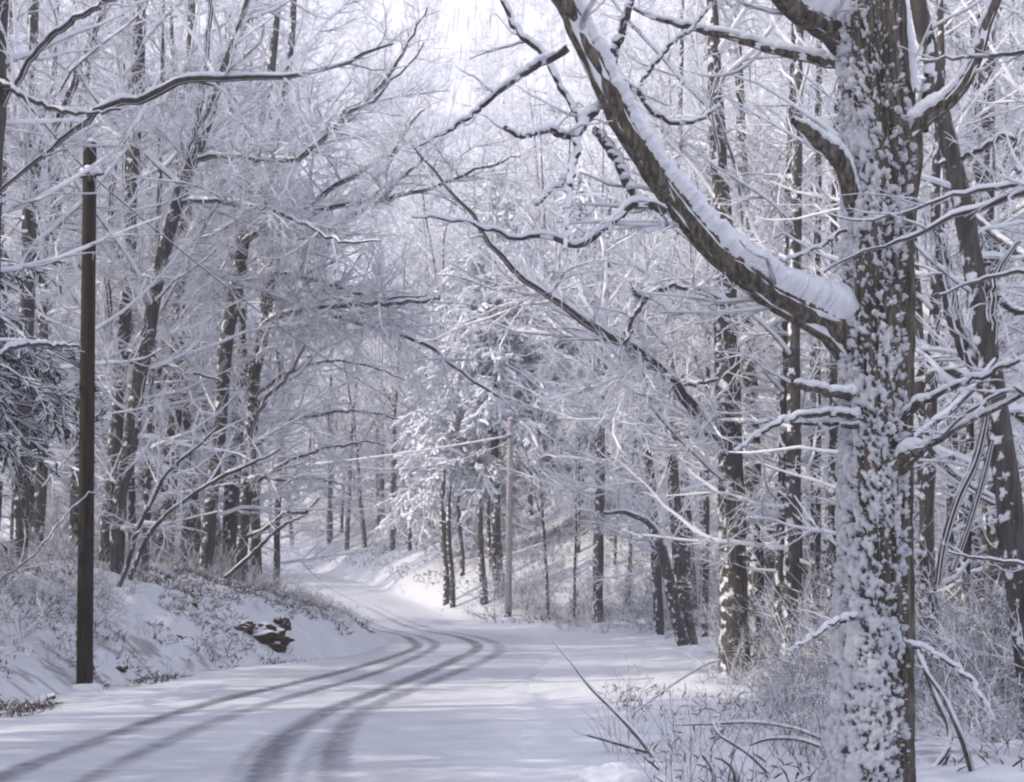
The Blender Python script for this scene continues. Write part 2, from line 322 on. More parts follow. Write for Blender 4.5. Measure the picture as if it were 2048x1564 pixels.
# ------------------------------------------------------------------ growing branches
def spawn(rng, Pp, Rp, per_m, npts, ang, lenk, frac=(0.1, 1.0), lim=(0.05, 9), rk=0.7, rmin=0.004, taper=0.35, up=0.0, flat=0.5, wig=0.12, curve=0.0, thin=1.0):
    N, n, _ = Pp.shape
    Lp = np.linalg.norm(np.diff(Pp, axis=1), axis=2).sum(1)
    cnt = rng.poisson(Lp*per_m*thin); idx = np.repeat(np.arange(N), cnt); M = len(idx)
    if M == 0: return np.zeros((0, npts, 3)), np.zeros((0, npts))
    t = rng.uniform(frac[0], frac[1], M); u = t*(n-1); i = np.minimum(u.astype(int), n-2); f = (u-i)[:, None]
    p0, p1 = Pp[idx, i], Pp[idx, i+1]; pos = p0*(1-f) + p1*f
    r = Rp[idx, i]*(1-f[:, 0]) + Rp[idx, i+1]*f[:, 0]
    tan = p1-p0; tan /= np.linalg.norm(tan, axis=1, keepdims=True)+1e-9
    v = rng.normal(size=(M, 3)); v[:, 2] *= (1-flat); v -= (v*tan).sum(1, keepdims=True)*tan; v /= np.linalg.norm(v, axis=1, keepdims=True)+1e-9
    th = np.radians(rng.uniform(ang[0], ang[1], M))[:, None]
    d = np.cos(th)*tan + np.sin(th)*v; d[:, 2] += up; d /= np.linalg.norm(d, axis=1, keepdims=True)
    L = np.clip(Lp[idx]*lenk*(1.15-0.75*t)*rng.uniform(0.55, 1.25, M), lim[0], lim[1])
    out = np.empty((M, npts, 3)); out[:, 0] = pos; step = (L/(npts-1))[:, None]
    for k in range(1, npts):
        d = d + rng.normal(size=(M, 3))*wig; d[:, 2] += curve; d /= np.linalg.norm(d, axis=1, keepdims=True); out[:, k] = out[:, k-1] + d*step
    r0 = np.maximum(np.minimum(r*rk, L*0.022+0.002), rmin); k = np.linspace(0, 1, npts)[None]
    return out, r0[:, None]*(1-k*(1-taper))
def snow_on(pool, Pp, Rp, amt=0.75, base=0.005, k=5):
    base = base*0.6
    t = np.gradient(Pp, axis=1); t /= np.linalg.norm(t, axis=2, keepdims=True)+1e-9
    h = np.clip(1.1 - 1.15*np.abs(t[:, :, 2])**1.5, 0.06, 1)
    Rs = (Rp*amt + base)*h*np.clip(-0.1+1.9*vnoise(Pp[..., 0]*5, Pp[..., 1]*5, Pp[..., 2]*5, 14), 0.2, 1.25); Q = Pp.copy(); Q[:, :, 2] += Rp*0.75 + base*0.3
    pool.add(Q, Rs*np.linspace(1, 0.6, Pp.shape[1])[None], k)
def grow_crown(rng, limbs, crown, snow, dens=1.0, fine=1.0, minr=0.0035, l2=2.6, snow_amt=0.75):
    """limbs: list of (P (N,n,3), R (N,n)); adds limbs, branches, twigs and sprays to the pools"""
    L2p, L2r = [], []
    for Pp, Rp in limbs:
        crown.add(Pp, Rp, 6); snow_on(snow, Pp, Rp, snow_amt, 0.006)
        a, b = spawn(rng, Pp, Rp, 2.6*dens, 8, (30, 68), 0.38, (0.08, 1.0), (min(0.25, l2*.4), l2), 0.6, minr*1.7, 0.28, 0.05, 0.55, 0.17, 0.015); L2p.append(a); L2r.append(b)
    A, B = np.concatenate(L2p), np.concatenate(L2r); crown.add(A, B, 4); snow_on(snow, A, B, snow_amt, 0.005, 4)
    C, D = spawn(rng, A, B, 5.5*dens, 5, (25, 62), 0.42, (0.08, 1.0), (0.12, 1.1), 0.6, minr*1.2, 0.45, 0.02, 0.6, 0.17, 0.012); crown.add(C, D, 4)
    if fine > 0:
        E, G = spawn(rng, C, D, 8.5*fine, 4, (25, 60), 0.48, (0.1, 1.0), (0.06, 0.4), 0.75, minr, 0.6, 0.0, 0.5, 0.2, 0.015); crown.add(E, G, 3, 0.5)
def auto_limbs(rng, T, TR_, n, h0=0.2, h1=0.97, lmax=4.5, lmin=1.0, bias=None, npts=9, el=(0, 55), lowthin=True):
    """limbs up a trunk polyline T (m,3)"""
    m = len(T); P_, R2 = [], []
    for k in range(n):
        h = h0 + (h1-h0)*((k+rng.random())/n); u = h*(m-1); i = min(int(u), m-2); f = u-i
        p = T[i]*(1-f)+T[i+1]*f; r = TR_[i]*(1-f)+TR_[i+1]*f
        az = rng.uniform(0, 2*np.pi)
        if bias is not None and rng.random() < bias[1]: az = bias[0] + rng.normal()*0.6
        e = np.radians(el[0] + (el[1]-el[0])*h**0.9 + rng.normal()*10); L = (lmin + (lmax-lmin)*np.sin(np.pi*min(1, (1-h)*0.75+0.12)))*rng.uniform(0.6, 1.2)
        d = np.array([np.cos(az)*np.cos(e), np.sin(az)*np.cos(e), np.sin(e)]); pts = [p]
        for s in range(1, npts):
            d = d + rng.normal(size=3)*0.13; d[2] += 0.02; d /= np.linalg.norm(d); pts.append(pts[-1]+d*L/(npts-1))
        r0 = min(r*0.55, 0.012*L+0.006); P_.append(pts); R2.append(r0*np.linspace(1, 0.22, npts)**0.8)
    return np.array(P_), np.array(R2)
def wpath(pts, Y0, Y1, n, rmul=1.0):
    k = np.linspace(0, 1, len(pts)); a = []
    for (x, y, w), t in zip(pts, k):
        Y = Y0*(1-t)+Y1*t; a.append((*P(x, y, Y), w/2*Y/F_*rmul))
    c = catmull(a, n); return c[:, :3], np.maximum(c[:, 3], 0.003)
def traced_tree(name, label, cat, trunk, Y, limbs=(), auto=None, seed=1, dens=1.12, fine=1.25, mat=None, group=None, minr=0.0035, Ytop=None, snow_amt=0.75, ntrunk=26):
    rng = np.random.default_rng(seed)
    T, Rr = wpath(trunk, Y, Ytop or Y, ntrunk); b = T[0]; g0 = gz(b[0], b[1])
    if b[2] > g0 - 0.1:
        T = np.vstack([[b[0], b[1], g0-0.15], T]); Rr = np.r_[Rr[0]*1.15, Rr]
    org = np.array([T[0][0], T[0][1], g0]); e = empty(name, org); tag(e, label, cat, group)
    tn = T + 0.012*rng.normal(size=T.shape)*np.linspace(0, 1, len(T))[:, None]
    rr = Rr*(1+0.05*rng.normal(size=len(Rr)))
    Pool().add(catmull(np.c_[tn, rr], 60)[:, :3], catmull(np.c_[tn, rr], 60)[:, 3], 12).build('trunk', mat or M_BARK, e, org, True)
    crown, snow, L = Pool(), Pool(), []
    for pts, Yb, Yt in limbs:
        a, r = wpath(pts, Yb, Yt, 30); kk = min(1, Yb/30); a = a + rng.normal(size=a.shape)*0.022*kk
        lp = Pool().add(a, r, 8).build('limb', M_LIMB, e, org, True)
        sp = Pool(); snow_on(sp, a[None], r[None], 0.95, 0.008, 7); sp.build('snow', M_LUMP, lp, org, True)
        L.append((a[None], r[None]))
    if auto: L.append(auto_limbs(rng, T, Rr, **auto))
    if L: grow_crown(rng, L, crown, snow, dens, fine, minr, snow_amt=snow_amt)
    crown.build('crown', M_TWIG, e, org); snow.build('snow', M_LUMP, e, org, True)
    return e
# ================================================================== the big snow-crusted tree by the road
def big_tree():
    Y = 10.4; rng = np.random.default_rng(77)
    tr = [(1738, 1640, 186), (1737, 1564, 172), (1745, 1400, 150), (1752, 1200, 138), (1755, 1000, 130), (1755, 800, 130), (1755, 620, 134), (1757, 480, 128), (1763, 380, 132), (1768, 310, 140), (1762, 240, 134), (1752, 160, 120), (1748, 80, 114), (1745, 0, 110), (1742, -120, 104), (1738, -300, 92)]
    T, Rr = wpath(tr, Y, Y, 640); b = T[0]; g0 = gz(b[0], b[1]); org = np.array([b[0], b[1], g0])
    e = empty('roadside_tree', org)
    tag(e, 'thick trunk crusted with blown snow, huge snow-topped limb sweeping up to the left', 'tree')
    na = 150; a = np.linspace(0, 2*np.pi, na, endpoint=False); ca, sa = np.cos(a), np.sin(a)
    def shell(off):
        V = np.stack([T[:, None, 0] + (Rr[:, None]+off)*ca[None], T[:, None, 1] + (Rr[:, None]+off)*sa[None], np.repeat(T[:, 2:3], na, 1)], -1)
        i = np.arange(len(T)*na).reshape(len(T), na); q = np.stack([i[:-1], np.roll(i, -1, 1)[:-1], np.roll(i, -1, 1)[1:], i[1:]], -1).reshape(-1, 4)
        return V.reshape(-1, 3) - org, q
    Z = np.repeat(T[:, 2:3], na, 1); CX = np.repeat(ca[None], len(T), 0); SX = np.repeat(sa[None], len(T), 0)
    ridge = np.abs(fbm(CX*7+3, SX*7, Z*1.5, 4, 51))
    flut = fbm(CX*1.1, SX*1.1, Z*0.5, 2, 55)
    bark = 0.024 - 0.16*ridge + 0.05*flut + 0.02*fbm(CX*16, SX*16, Z*6, 2, 58)
    bark = np.clip(bark, -0.035, 0.04)
    V, q = shell(bark); tk = link_mesh('trunk', V, q, M_OAK, e, True)
    # blown snow: lumps that stick to the left-hand and camera side
    face = (-0.80*CX - 0.60*SX)
    w = fbm(CX*1.3+9, SX*1.3, Z*0.7, 2, 66)
    tilt = Z*17 + (CX*0.6 - SX)*2.5
    nn = vnoise(CX*8.5+w*5+20, SX*8.5, tilt*1.35 + w*6, 61)*0.50 + vnoise(CX*22+5, SX*22, tilt*3.6, 62)*0.36 + vnoise(CX*42, SX*42, tilt*6.5, 63)*0.16
    hgt = Z - g0
    thr = 0.545 - 0.10*np.clip(face, -1, 1) + 0.02*sstep(0.6, 4.5, hgt) + 0.28*sstep(0.1, -0.35, face) - 0.10*sstep(0.7, 0.0, hgt)*sstep(-0.2, 0.6, face) - 0.07*sstep(0.6, 0.95, face)*sstep(2.2, 0.6, hgt) + 0.07*sstep(3.2, 3.6, hgt)*sstep(4.1, 3.7, hgt) + 0.05*sstep(4.9, 5.6, hgt) + 0.34*fbm(CX*1.2+4, SX*1.2, Z*1.6, 3, 67)
    ex = nn - thr
    off = np.where(ex > 0, bark + 0.006 + 0.040*np.sqrt(np.clip(ex*4.5, 0, 1)), bark - 0.012 - 0.03*np.clip(-ex*6, 0, 1))
    V, q = shell(off); link_mesh('snow_crust', V, q, M_CRUST, tk, True)
    crown, snow, L = Pool(), Pool(), []
    def bark_limb(pts, Y0, Y1, n, shell_amt=0.0, k=14, seed=1, twigs=True, mul=1.0):
        A, r = wpath(pts, Y0, Y1, n, mul)
        A = A + np.stack([fbm(np.arange(n)*0.13, np.zeros(n), s=seed+j) for j in range(3)], 1)*0.05*min(1, r.max()/0.08) + np.stack([fbm(np.arange(n)*0.45, np.ones(n), s=seed+j+40) for j in range(3)], 1)*(0.05 if r.max() < .06 else 0)
        t = np.gradient(A, axis=0); t /= np.linalg.norm(t, axis=1, keepdims=True)
        side = np.cross(t, [0, 0, 1.0]); side /= np.linalg.norm(side, axis=1, keepdims=True); up = np.cross(side, t)
        ang = np.linspace(0, 2*np.pi, 22, endpoint=False)
        rn = r[:, None]*(1 + 0.28*fbm(np.cos(ang)[None]*1.5+np.zeros((n, 1)), np.sin(ang)[None]*1.5+np.zeros((n, 1)), np.repeat(np.arange(n)[:, None]*0.22, 22, 1), 3, seed))
        V = A[:, None]+rn[..., None]*(np.cos(ang)[None, :, None]*side[:, None]+np.sin(ang)[None, :, None]*up[:, None])
        i = np.arange(n*22).reshape(n, 22); q = np.stack([i[:-1], np.roll(i, -1, 1)[:-1], np.roll(i, -1, 1)[1:], i[1:]], -1).reshape(-1, 4)[:, ::-1]
        lo = link_mesh('limb', V.reshape(-1, 3)-org, q, M_OAK if r.max() > 0.045 else M_LIMB, e, True)
        if shell_amt:
            m = n*4; AA = catmull(np.c_[A, r], m); A2, r2 = AA[:, :3], AA[:, 3]
            t = np.gradient(A2, axis=0); t /= np.linalg.norm(t, axis=1, keepdims=True)
            side = np.cross(t, [0, 0, 1.0]); side /= np.linalg.norm(side, axis=1, keepdims=True); up = np.cross(side, t)
            v = np.linspace(-1.9, 1.9, 30); s_ = np.arange(m)
            lim = 1.2 + 0.26*(vnoise(s_*0.7, np.zeros(m), s=seed+9)-0.35) + 0.35*(vnoise(s_*0.22, np.zeros(m), s=seed+8)-0.5)
            lim2 = 1.2 + 0.26*(vnoise(s_*0.7, np.ones(m)*7, s=seed+9)-0.35) + 0.35*(vnoise(s_*0.22, np.ones(m)*5, s=seed+8)-0.5)
            lm = np.clip(np.where(v[None] < 0, lim[:, None], lim2[:, None]), .55, 1.4); x = np.abs(v)[None]/lm
            hz = np.sqrt(np.clip(1-t[:, 2]**2, 0.15, 1))[:, None]
            base_ = shell_amt*r2[:, None]*hz*np.clip(1-(np.abs(v)[None]/1.75)**2.2, 0, 1)**.6*(0.9+0.5*fbm(np.repeat(s_[:, None]*0.05, 30, 1), np.repeat(v[None]*1.2, m, 0), s=seed+3)); th = np.where(x < 1, np.minimum(base_, 0.008+0.5*(1-x)) + .004 + 0.012*fbm(np.repeat(s_[:, None]*0.35, 30, 1), np.repeat(v[None]*3.5, m, 0), None, 3, seed+5), -0.02*np.clip((x-1)*6, 0, 1)-0.004)
            th = th*sstep(0.03, 0.13, s_/m)[:, None] - 0.03*sstep(0.08, 0.02, s_/m)[:, None]
            rad = r2[:, None]*1.06 + th
            V = A2[:, None]+rad[..., None]*(np.sin(v)[None, :, None]*side[:, None]+np.cos(v)[None, :, None]*up[:, None])
            i = np.arange(m*30).reshape(m, 30); q = np.stack([i[:-1, :-1], i[:-1, 1:], i[1:, 1:], i[1:, :-1]], -1).reshape(-1, 4)
            link_mesh('snow_cap', V.reshape(-1, 3)-org, q, M_LUMP, lo, True)
        else:
            sp = Pool(); snow_on(sp, A[None], r[None], 0.8, 0.004, 7); sp.build('snow', M_LUMP, lo, org, True)
        if twigs: L.append((catmull(np.c_[A, r], 18)[None, :, :3], catmull(np.c_[A, r], 18)[None, :, 3]))
    bark_limb([(1748, 760, 110), (1715, 705, 88), (1660, 648, 74), (1600, 616, 62), (1540, 585, 57), (1480, 544, 54), (1420, 490, 52), (1365, 426, 50), (1320, 363, 48), (1278, 300, 47), (1240, 225, 48), (1200, 150, 45), (1160, 78, 42), (1128, 10, 39), (1095, -60, 36), (1060, -160, 30), (1010, -300, 18)], 10.55, 9.3, 130, 1.35, seed=3)
    bark_limb([(1735, 125, 74), (1690, 82, 62), (1650, 52, 52), (1600, 22, 47), (1540, -35, 42), (1450, -135, 34), (1350, -260, 20)], 10.62, 9.9, 60, 1.7, seed=14)
    bark_limb([(1715, 420, 40), (1700, 385, 36), (1690, 345, 34), (1670, 308, 36), (1632, 276, 30), (1597, 247, 17), (1588, 240, 8)], 10.3, 10.0, 40, 0.45, seed=25, twigs=False)
    bark_limb([(1740, 150, 26), (1690, 131, 22), (1620, 115, 20), (1560, 100, 19), (1500, 85, 17), (1440, 68, 15), (1380, 55, 12), (1320, 40, 9), (1265, 12, 6)], 10.6, 11.2, 50, 0.9, seed=36)
    bark_limb([(1790, 300, 60), (1815, 262, 46), (1850, 235, 38), (1890, 205, 33), (1925, 165, 29), (1955, 110, 25), (1975, 55, 23), (1995, 0, 20), (2030, -80, 14), (2080, -200, 8)], 10.3, 9.8, 60, 0.8, seed=47)
    bark_limb([(1800, 270, 36), (1815, 190, 30), (1814, 130, 26), (1808, 70, 23), (1800, 0, 20), (1793, -80, 17), (1780, -220, 10)], 10.5, 10.8, 50, 0.8, seed=58)
    bark_limb([(1835, 260, 36), (1850, 220, 28), (1857, 170, 22), (1860, 120, 17), (1862, 62, 5)], 10.3, 10.3, 30, 0.3, seed=69, twigs=False)
    bark_limb([(1720, 795, 26), (1690, 790, 19), (1650, 783, 16), (1600, 770, 14), (1592, 769, 5)], 10.3, 9.9, 24, 0.9, seed=80, twigs=False)
    for k, pts in enumerate([
        [(1715, 832, 20), (1690, 828, 15), (1640, 826, 13), (1570, 840, 11), (1530, 860, 8), (1470, 905, 5)],
        [(1715, 850, 14), (1670, 848, 12), (1600, 845, 9), (1480, 842, 4)],
        [(1800, 930, 46), (1828, 908, 34), (1850, 895, 18), (1880, 880, 14), (1940, 845, 12), (2000, 815, 10), (2080, 765, 8)],
        [(1800, 835, 20), (1860, 797, 13), (1930, 765, 11), (2000, 735, 9), (2080, 705, 6)],
        [(1720, 1228, 12), (1690, 1238, 10), (1650, 1258, 8), (1580, 1300, 4)],
        [(1800, 1280, 14), (1850, 1300, 10), (1910, 1335, 8), (1960, 1390, 6), (1985, 1440, 4)],
        [(1330, 420, 22), (1300, 408, 18), (1270, 412, 17), (1235, 440, 15), (1205, 462, 14), (1160, 488, 13), (1090, 470, 11), (1040, 474, 9), (980, 460, 8), (900, 440, 6), (820, 435, 3)],
        [(1205, 205, 20), (1185, 228, 18), (1163, 255, 16), (1152, 290, 13), (1145, 345, 11), (1137, 390, 10), (1135, 430, 9), (1131, 500, 5)],
        [(1155, 275, 14), (1120, 268, 13), (1080, 264, 12), (1050, 270, 10), (1010, 258, 7)],
        [(1145, 352, 11), (1115, 372, 10), (1090, 392, 8), (1074, 411, 5)],
        [(1135, 95, 16), (1100, 120, 15), (1060, 140, 14), (1010, 175, 11), (970, 212, 9), (900, 260, 7), (840, 290, 4)],
        [(1215, 155, 16), (1228, 110, 15), (1245, 60, 14), (1265, 0, 12), (1280, -70, 9)],
        [(1190, 255, 16), (1230, 320, 17), (1255, 365, 16), (1275, 405, 14)],
        [(1160, 245, 10), (1130, 190, 10), (1085, 110, 12), (1040, 70, 11), (1010, 10, 10), (990, -60, 8)],
        [(1225, 150, 10), (1270, 180, 10), (1320, 235, 9), (1380, 243, 8), (1440, 215, 5)],
        [(1280, 170, 8), (1330, 100, 7), (1380, 60, 6), (1420, 10, 5)],
        [(1700, 455, 8), (1640, 490, 6), (1560, 520, 5), (1500, 510, 3)]]):
        bark_limb(pts, 10.2 if k not in (6, 7, 8, 9, 10, 11, 12) else 9.9, [10.0, 10.4, 9.4, 9.2, 9.8, 9.8, 9.7, 9.4, 9.1, 9.5, 10.0, 9.6, 9.9, 10.6, 10.3, 10.2, 10.2][k], 40, 0.85, seed=100+k*7)
    grow_crown(rng, L, crown, snow, 0.8, 0.9, 0.0028, l2=1.0, snow_amt=0.9)
    crown.build('crown', M_TWIG, e, org); snow.build('snow', M_LUMP, e, org, True)
big_tree()

# ================================================================== utility poles and cables
def pole(name, label, base, top, wb, wt, Y, mat, tar=None, cap=True):
    b, t = P(*base, Y), P(*top, Y); g = gz(b[0], b[1]); b[2] = g-0.3
    e = empty(name, (b[0], b[1], g)); tag(e, label, 'utility pole'); org = np.array([b[0], b[1], g])
    k = np.linspace(0, 1, 70)[:, None]; A = b*(1-k)+t*k
    A[:, 0] += 0.02*fbm(k[:, 0]*4, k[:, 0]*0, s=3); r = (wb*(1-k[:, 0])+wt*k[:, 0])/2*Y/F_*(1+0.04*fbm(k[:, 0]*22, k[:, 0]*0, s=5))
    V, Q = Pool().add(A, r, 20).arrays(org); c = V[-20:].mean(0); V = np.vstack([V, c+[0, 0, 0.01]]); n = len(V)-1
    Tq = [(n-20+i, n-20+(i+1) % 20, n) for i in range(20)]
    link_mesh('shaft', V, Q, mat, e, True, T=Tq)
    if tar:
        k2 = np.linspace(0, tar, 12)[:, None]; A2 = b*(1-k2)+t*k2
        Pool().add(A2, r[:12]*1.035, 20).build('tarred_foot', M_TAR, e, org, True)
    R0 = r[-1]
    if cap:
        V, Q = [], []; m, j = 8, 20
        for ii in range(m+1):
            ph = ii/m*np.pi/2
            for jj in range(j): V.append((t[0]+R0*1.08*np.cos(ph)*np.cos(jj*2*np.pi/j)-org[0], t[1]+R0*1.08*np.cos(ph)*np.sin(jj*2*np.pi/j)-org[1], t[2]-0.01+R0*0.75*np.sin(ph)-org[2]))
        for ii in range(m):
            for jj in range(j): Q.append((ii*j+jj, ii*j+(jj+1) % j, (ii+1)*j+(jj+1) % j, (ii+1)*j+jj))
        link_mesh('snow_cap', V, Q, M_LUMP, e, True)
    # drifted snow round the foot
    dr = Pool(); q = np.linspace(0, 2*np.pi, 24); RR = r[0]*1.5
    C_ = np.stack([b[0]+RR*np.cos(q), b[1]+RR*np.sin(q), np.full(24, g-0.02)], 1); dr.add(C_, RR*(.45+.4*vnoise(np.cos(q)*1.5+3, np.sin(q)*1.5, s=4)), 8); dr.build('snow_drift', M_SNOW, e, org, True)
    return e, org, A
e1, o1, A1 = pole('utility_pole', 'dark wooden pole without crossarm at the left road edge, capped with snow', (168, 1380), (180, 285), 33, 26, 21.6, M_POLE)
e2, o2, A2 = pole('utility_pole', 'pale weathered pole with black foot beyond the bend, in front of the snowy hemlock', (1016, 1256), (1021, 838), 15, 10.5, 57.0, M_POLE2, 0.10)
a1 = P(184, 352, 21.45); a2 = P(1019, 872, 56.9)
# clamp and bolt where the cable meets each pole
def clamp(e, org, p, s):
    Pool().add([p+[0, 0, -s*1.2], p+[0, 0, -s*.3], p+[0, 0, s*.4]], [s*.7, s, s*.5], 8).build('clamp', M_CABLE, e, org, True)
    Pool().add([p+[-s*3.2, 0.1, s*.2], p+[0, 0.02, 0.02], p+[s*2.6, -.02, s*.4]], [s*.3, s*.35, s*.3], 6).build('bolt', M_CABLE, e, org, True)
    q = np.array([p+[-s*2.5, 0, s], p+[-s, -0.01, s*1.5], p+[s, 0, s*1.3], p+[s*2.2, 0, s*.8]])
    Pool().add(q, [s*.4, s*.9, s*1.0, s*.3], 7).build('snow', M_LUMP, e, org, True)
clamp(e1, o1, a1, 0.07); clamp(e2, o2, a2, 0.06)
def cable(name, label, pts, r, sag, snow=0.8):
    Aall = []
    for (p, q, sg) in zip(pts[:-1], pts[1:], sag):
        k = np.linspace(0, 1, 60)[:, None]; A = p*(1-k)+q*k; A[:, 2] -= (sg*4*k*(1-k))[:, 0]; Aall.append(A if not Aall else A[1:])
    A = np.concatenate(Aall); e = empty(name, A[0]); tag(e, label, 'cable')
    Pool().add(A, np.full(len(A), r), 6).build('wire', M_CABLE, e, A[0], True)
    S_ = A.copy(); S_[:, 2] += r*0.9
    Pool().add(S_, r*snow*(0.8+0.5*vnoise(np.arange(len(A))*0.7, np.zeros(len(A)), s=9)), 6).build('snow', M_LUMP, e, A[0], True)
cable('overhead_cable', 'thin dark cable slanting down from the dark pole and sagging to the pale pole', [P(-160, -80, 15.0), a1, a2], 0.011, [0.12, 1.0])
a3 = P(560, 935, 60)
cable('overhead_cable', 'taut snow-coated line running left from the pale pole', [a2, a3], 0.02, [0.12], 2.0)
cable('overhead_cable', 'slack line hanging just below the taut snow-coated line at the pale pole', [P(1017, 884, 56.9), P(600, 905, 60)], 0.012, [0.9], 1.4)

# ================================================================== trees traced one by one
R0 = (0.0, 0.7)      # most limbs reach out over the road (towards +x)
LB = dict(n=19, h0=0.10, lmax=5.0, lmin=1.2, bias=(0.0, 0.55), el=(5, 55))
traced_tree('hardwood_tree', 'twin-stemmed grey tree just right of the dark pole, reaching the top of the frame', 'tree',
    [(207, 1225, 30), (212, 1100, 28), (222, 980, 27), (236, 820, 26), (246, 690, 26), (256, 540, 25), (262, 400, 26), (268, 280, 27), (275, 150, 28), (280, 0, 24), (285, -150, 20), (292, -330, 13)], 33,
    [([(262, 470, 22), (255, 340, 20), (252, 200, 18), (250, 90, 16), (248, 0, 14), (240, -150, 9)], 33, 33.5),
     ([(228, 330, 10), (222, 420, 14), (214, 560, 14), (228, 760, 16), (232, 860, 18)][::-1], 33, 33.6),
     ([(246, 700, 8), (300, 720, 8), (360, 740, 7), (440, 760, 5)], 33, 31)], LB, seed=11)
traced_tree('hardwood_tree', 'grey tree leaning right with a forked stem, between pole and bright-edged trunks', 'tree',
    [(232, 1160, 30), (240, 1000, 30), (262, 880, 30), (280, 750, 30), (300, 650, 29), (318, 540, 28), (342, 450, 27), (362, 376, 26), (385, 320, 25), (405, 270, 23), (425, 210, 20), (450, 130, 17), (480, 50, 14), (510, -60, 11), (545, -200, 7)], 31,
    [([(365, 372, 16), (372, 335, 15), (395, 240, 14), (410, 130, 12), (420, 20, 10), (425, -120, 6)], 31, 31.5),
     ([(395, 315, 13), (430, 312, 12), (480, 314, 12), (520, 321, 12), (570, 322, 11), (612, 305, 10), (660, 262, 9), (700, 220, 8), (725, 215, 6), (790, 160, 5), (850, 90, 3)], 31, 27),
     ([(358, 402, 12), (410, 402, 11), (465, 408, 11), (537, 419, 10), (608, 447, 9), (660, 475, 7), (700, 486, 6), (760, 478, 3)], 31, 27)], LB, seed=12)
traced_tree('hardwood_tree', 'grey trunk with a bright sunlit left edge rising from the bank, slightly leaning right', 'tree',
    [(411, 1145, 28), (420, 1030, 27), (430, 940, 27), (440, 858, 27), (445, 786, 27), (452, 680, 27), (470, 590, 28), (483, 500, 27), (492, 420, 25), (503, 340, 22), (518, 280, 20), (530, 220, 18), (540, 150, 17), (552, 60, 15), (560, -60, 12), (570, -220, 8)], 35,
    [([(480, 490, 14), (520, 460, 13), (560, 447, 13), (600, 437, 13), (640, 420, 13), (680, 412, 12), (736, 401, 11), (800, 392, 10), (872, 374, 8), (922, 352, 7), (1000, 325, 5), (1040, 310, 3)], 35, 28),
     ([(484, 480, 12), (530, 460, 11), (570, 440, 11), (600, 430, 11), (640, 395, 11), (682, 365, 10), (730, 338, 9), (772, 315, 8), (800, 280, 7), (830, 240, 5), (850, 215, 3)], 35, 29),
     ([(510, 300, 13), (560, 300, 12), (600, 286, 12), (640, 268, 12), (680, 250, 12), (686, 229, 11), (732, 200, 10), (770, 160, 8), (800, 115, 6), (830, 60, 5), (858, 15, 3)], 35, 30),
     ([(415, 1000, 9), (470, 925, 9), (501, 870, 9), (530, 800, 8), (573, 758, 7), (610, 690, 5)], 35, 32)], LB, seed=13)
traced_tree('hardwood_tree', 'rightmost grey trunk of the left bank, throwing a long snow-topped limb over the road', 'tree',
    [(482, 1130, 26), (490, 1020, 26), (498, 920, 26), (506, 820, 26), (508, 740, 26), (522, 690, 26), (532, 620, 27), (538, 540, 28), (536, 470, 26), (538, 400, 23), (545, 330, 20), (557, 270, 18), (570, 200, 16), (583, 80, 14), (590, -40, 11), (600, -220, 7)], 37,
    [([(520, 690, 17), (530, 650, 16), (555, 633, 15), (600, 622, 14), (660, 613, 13), (720, 609, 12), (790, 605, 10), (850, 601, 8), (880, 596, 6)], 37, 31),
     ([(540, 545, 13), (575, 549, 12), (610, 556, 12), (650, 566, 11), (700, 583, 10), (740, 592, 8), (780, 598, 6), (850, 592, 3)], 37, 32),
     ([(540, 595, 11), (600, 604, 12), (661, 625, 12), (710, 643, 11), (757, 657, 11), (800, 668, 10), (843, 686, 10), (880, 708, 9), (908, 733, 9), (940, 755, 8), (958, 768, 8), (1000, 798, 6), (1030, 822, 4)], 37, 33),
     ([(545, 520, 12), (580, 490, 12), (640, 470, 11), (690, 440, 10), (760, 400, 8), (820, 340, 6), (880, 280, 4)], 37, 33),
     ([(502, 900, 9), (560, 850, 9), (640, 828, 8), (720, 822, 6), (800, 838, 3)], 37, 38),
     ([(495, 980, 9), (560, 930, 8), (640, 900, 7), (720, 884, 5), (770, 890, 3)], 37, 39),
     ([(508, 790, 9), (580, 742, 9), (660, 722, 7), (740, 732, 5), (810, 760, 3)], 37, 37),
     ([(497, 940, 7), (550, 960, 7), (620, 955, 6), (690, 970, 3)], 37, 40),
     ([(486, 1080, 9), (519, 1062, 9), (545, 1045, 9), (575, 1025, 9), (608, 1025, 8), (625, 1012, 7), (640, 995, 4)], 37, 36)], LB, seed=14)
traced_tree('hardwood_tree', 'dark upright trunk near the top left corner, far left of the dark pole', 'tree',
    [(40, 1150, 30), (46, 900, 28), (52, 700, 27), (58, 500, 26), (60, 300, 24), (64, 150, 22), (66, 0, 20), (68, -200, 14)], 30,
    [([(58, 420, 18), (78, 330, 16), (105, 270, 16), (140, 190, 15), (165, 120, 13), (200, 40, 10), (230, -60, 6)], 30, 29)], dict(LB, n=20), seed=15)
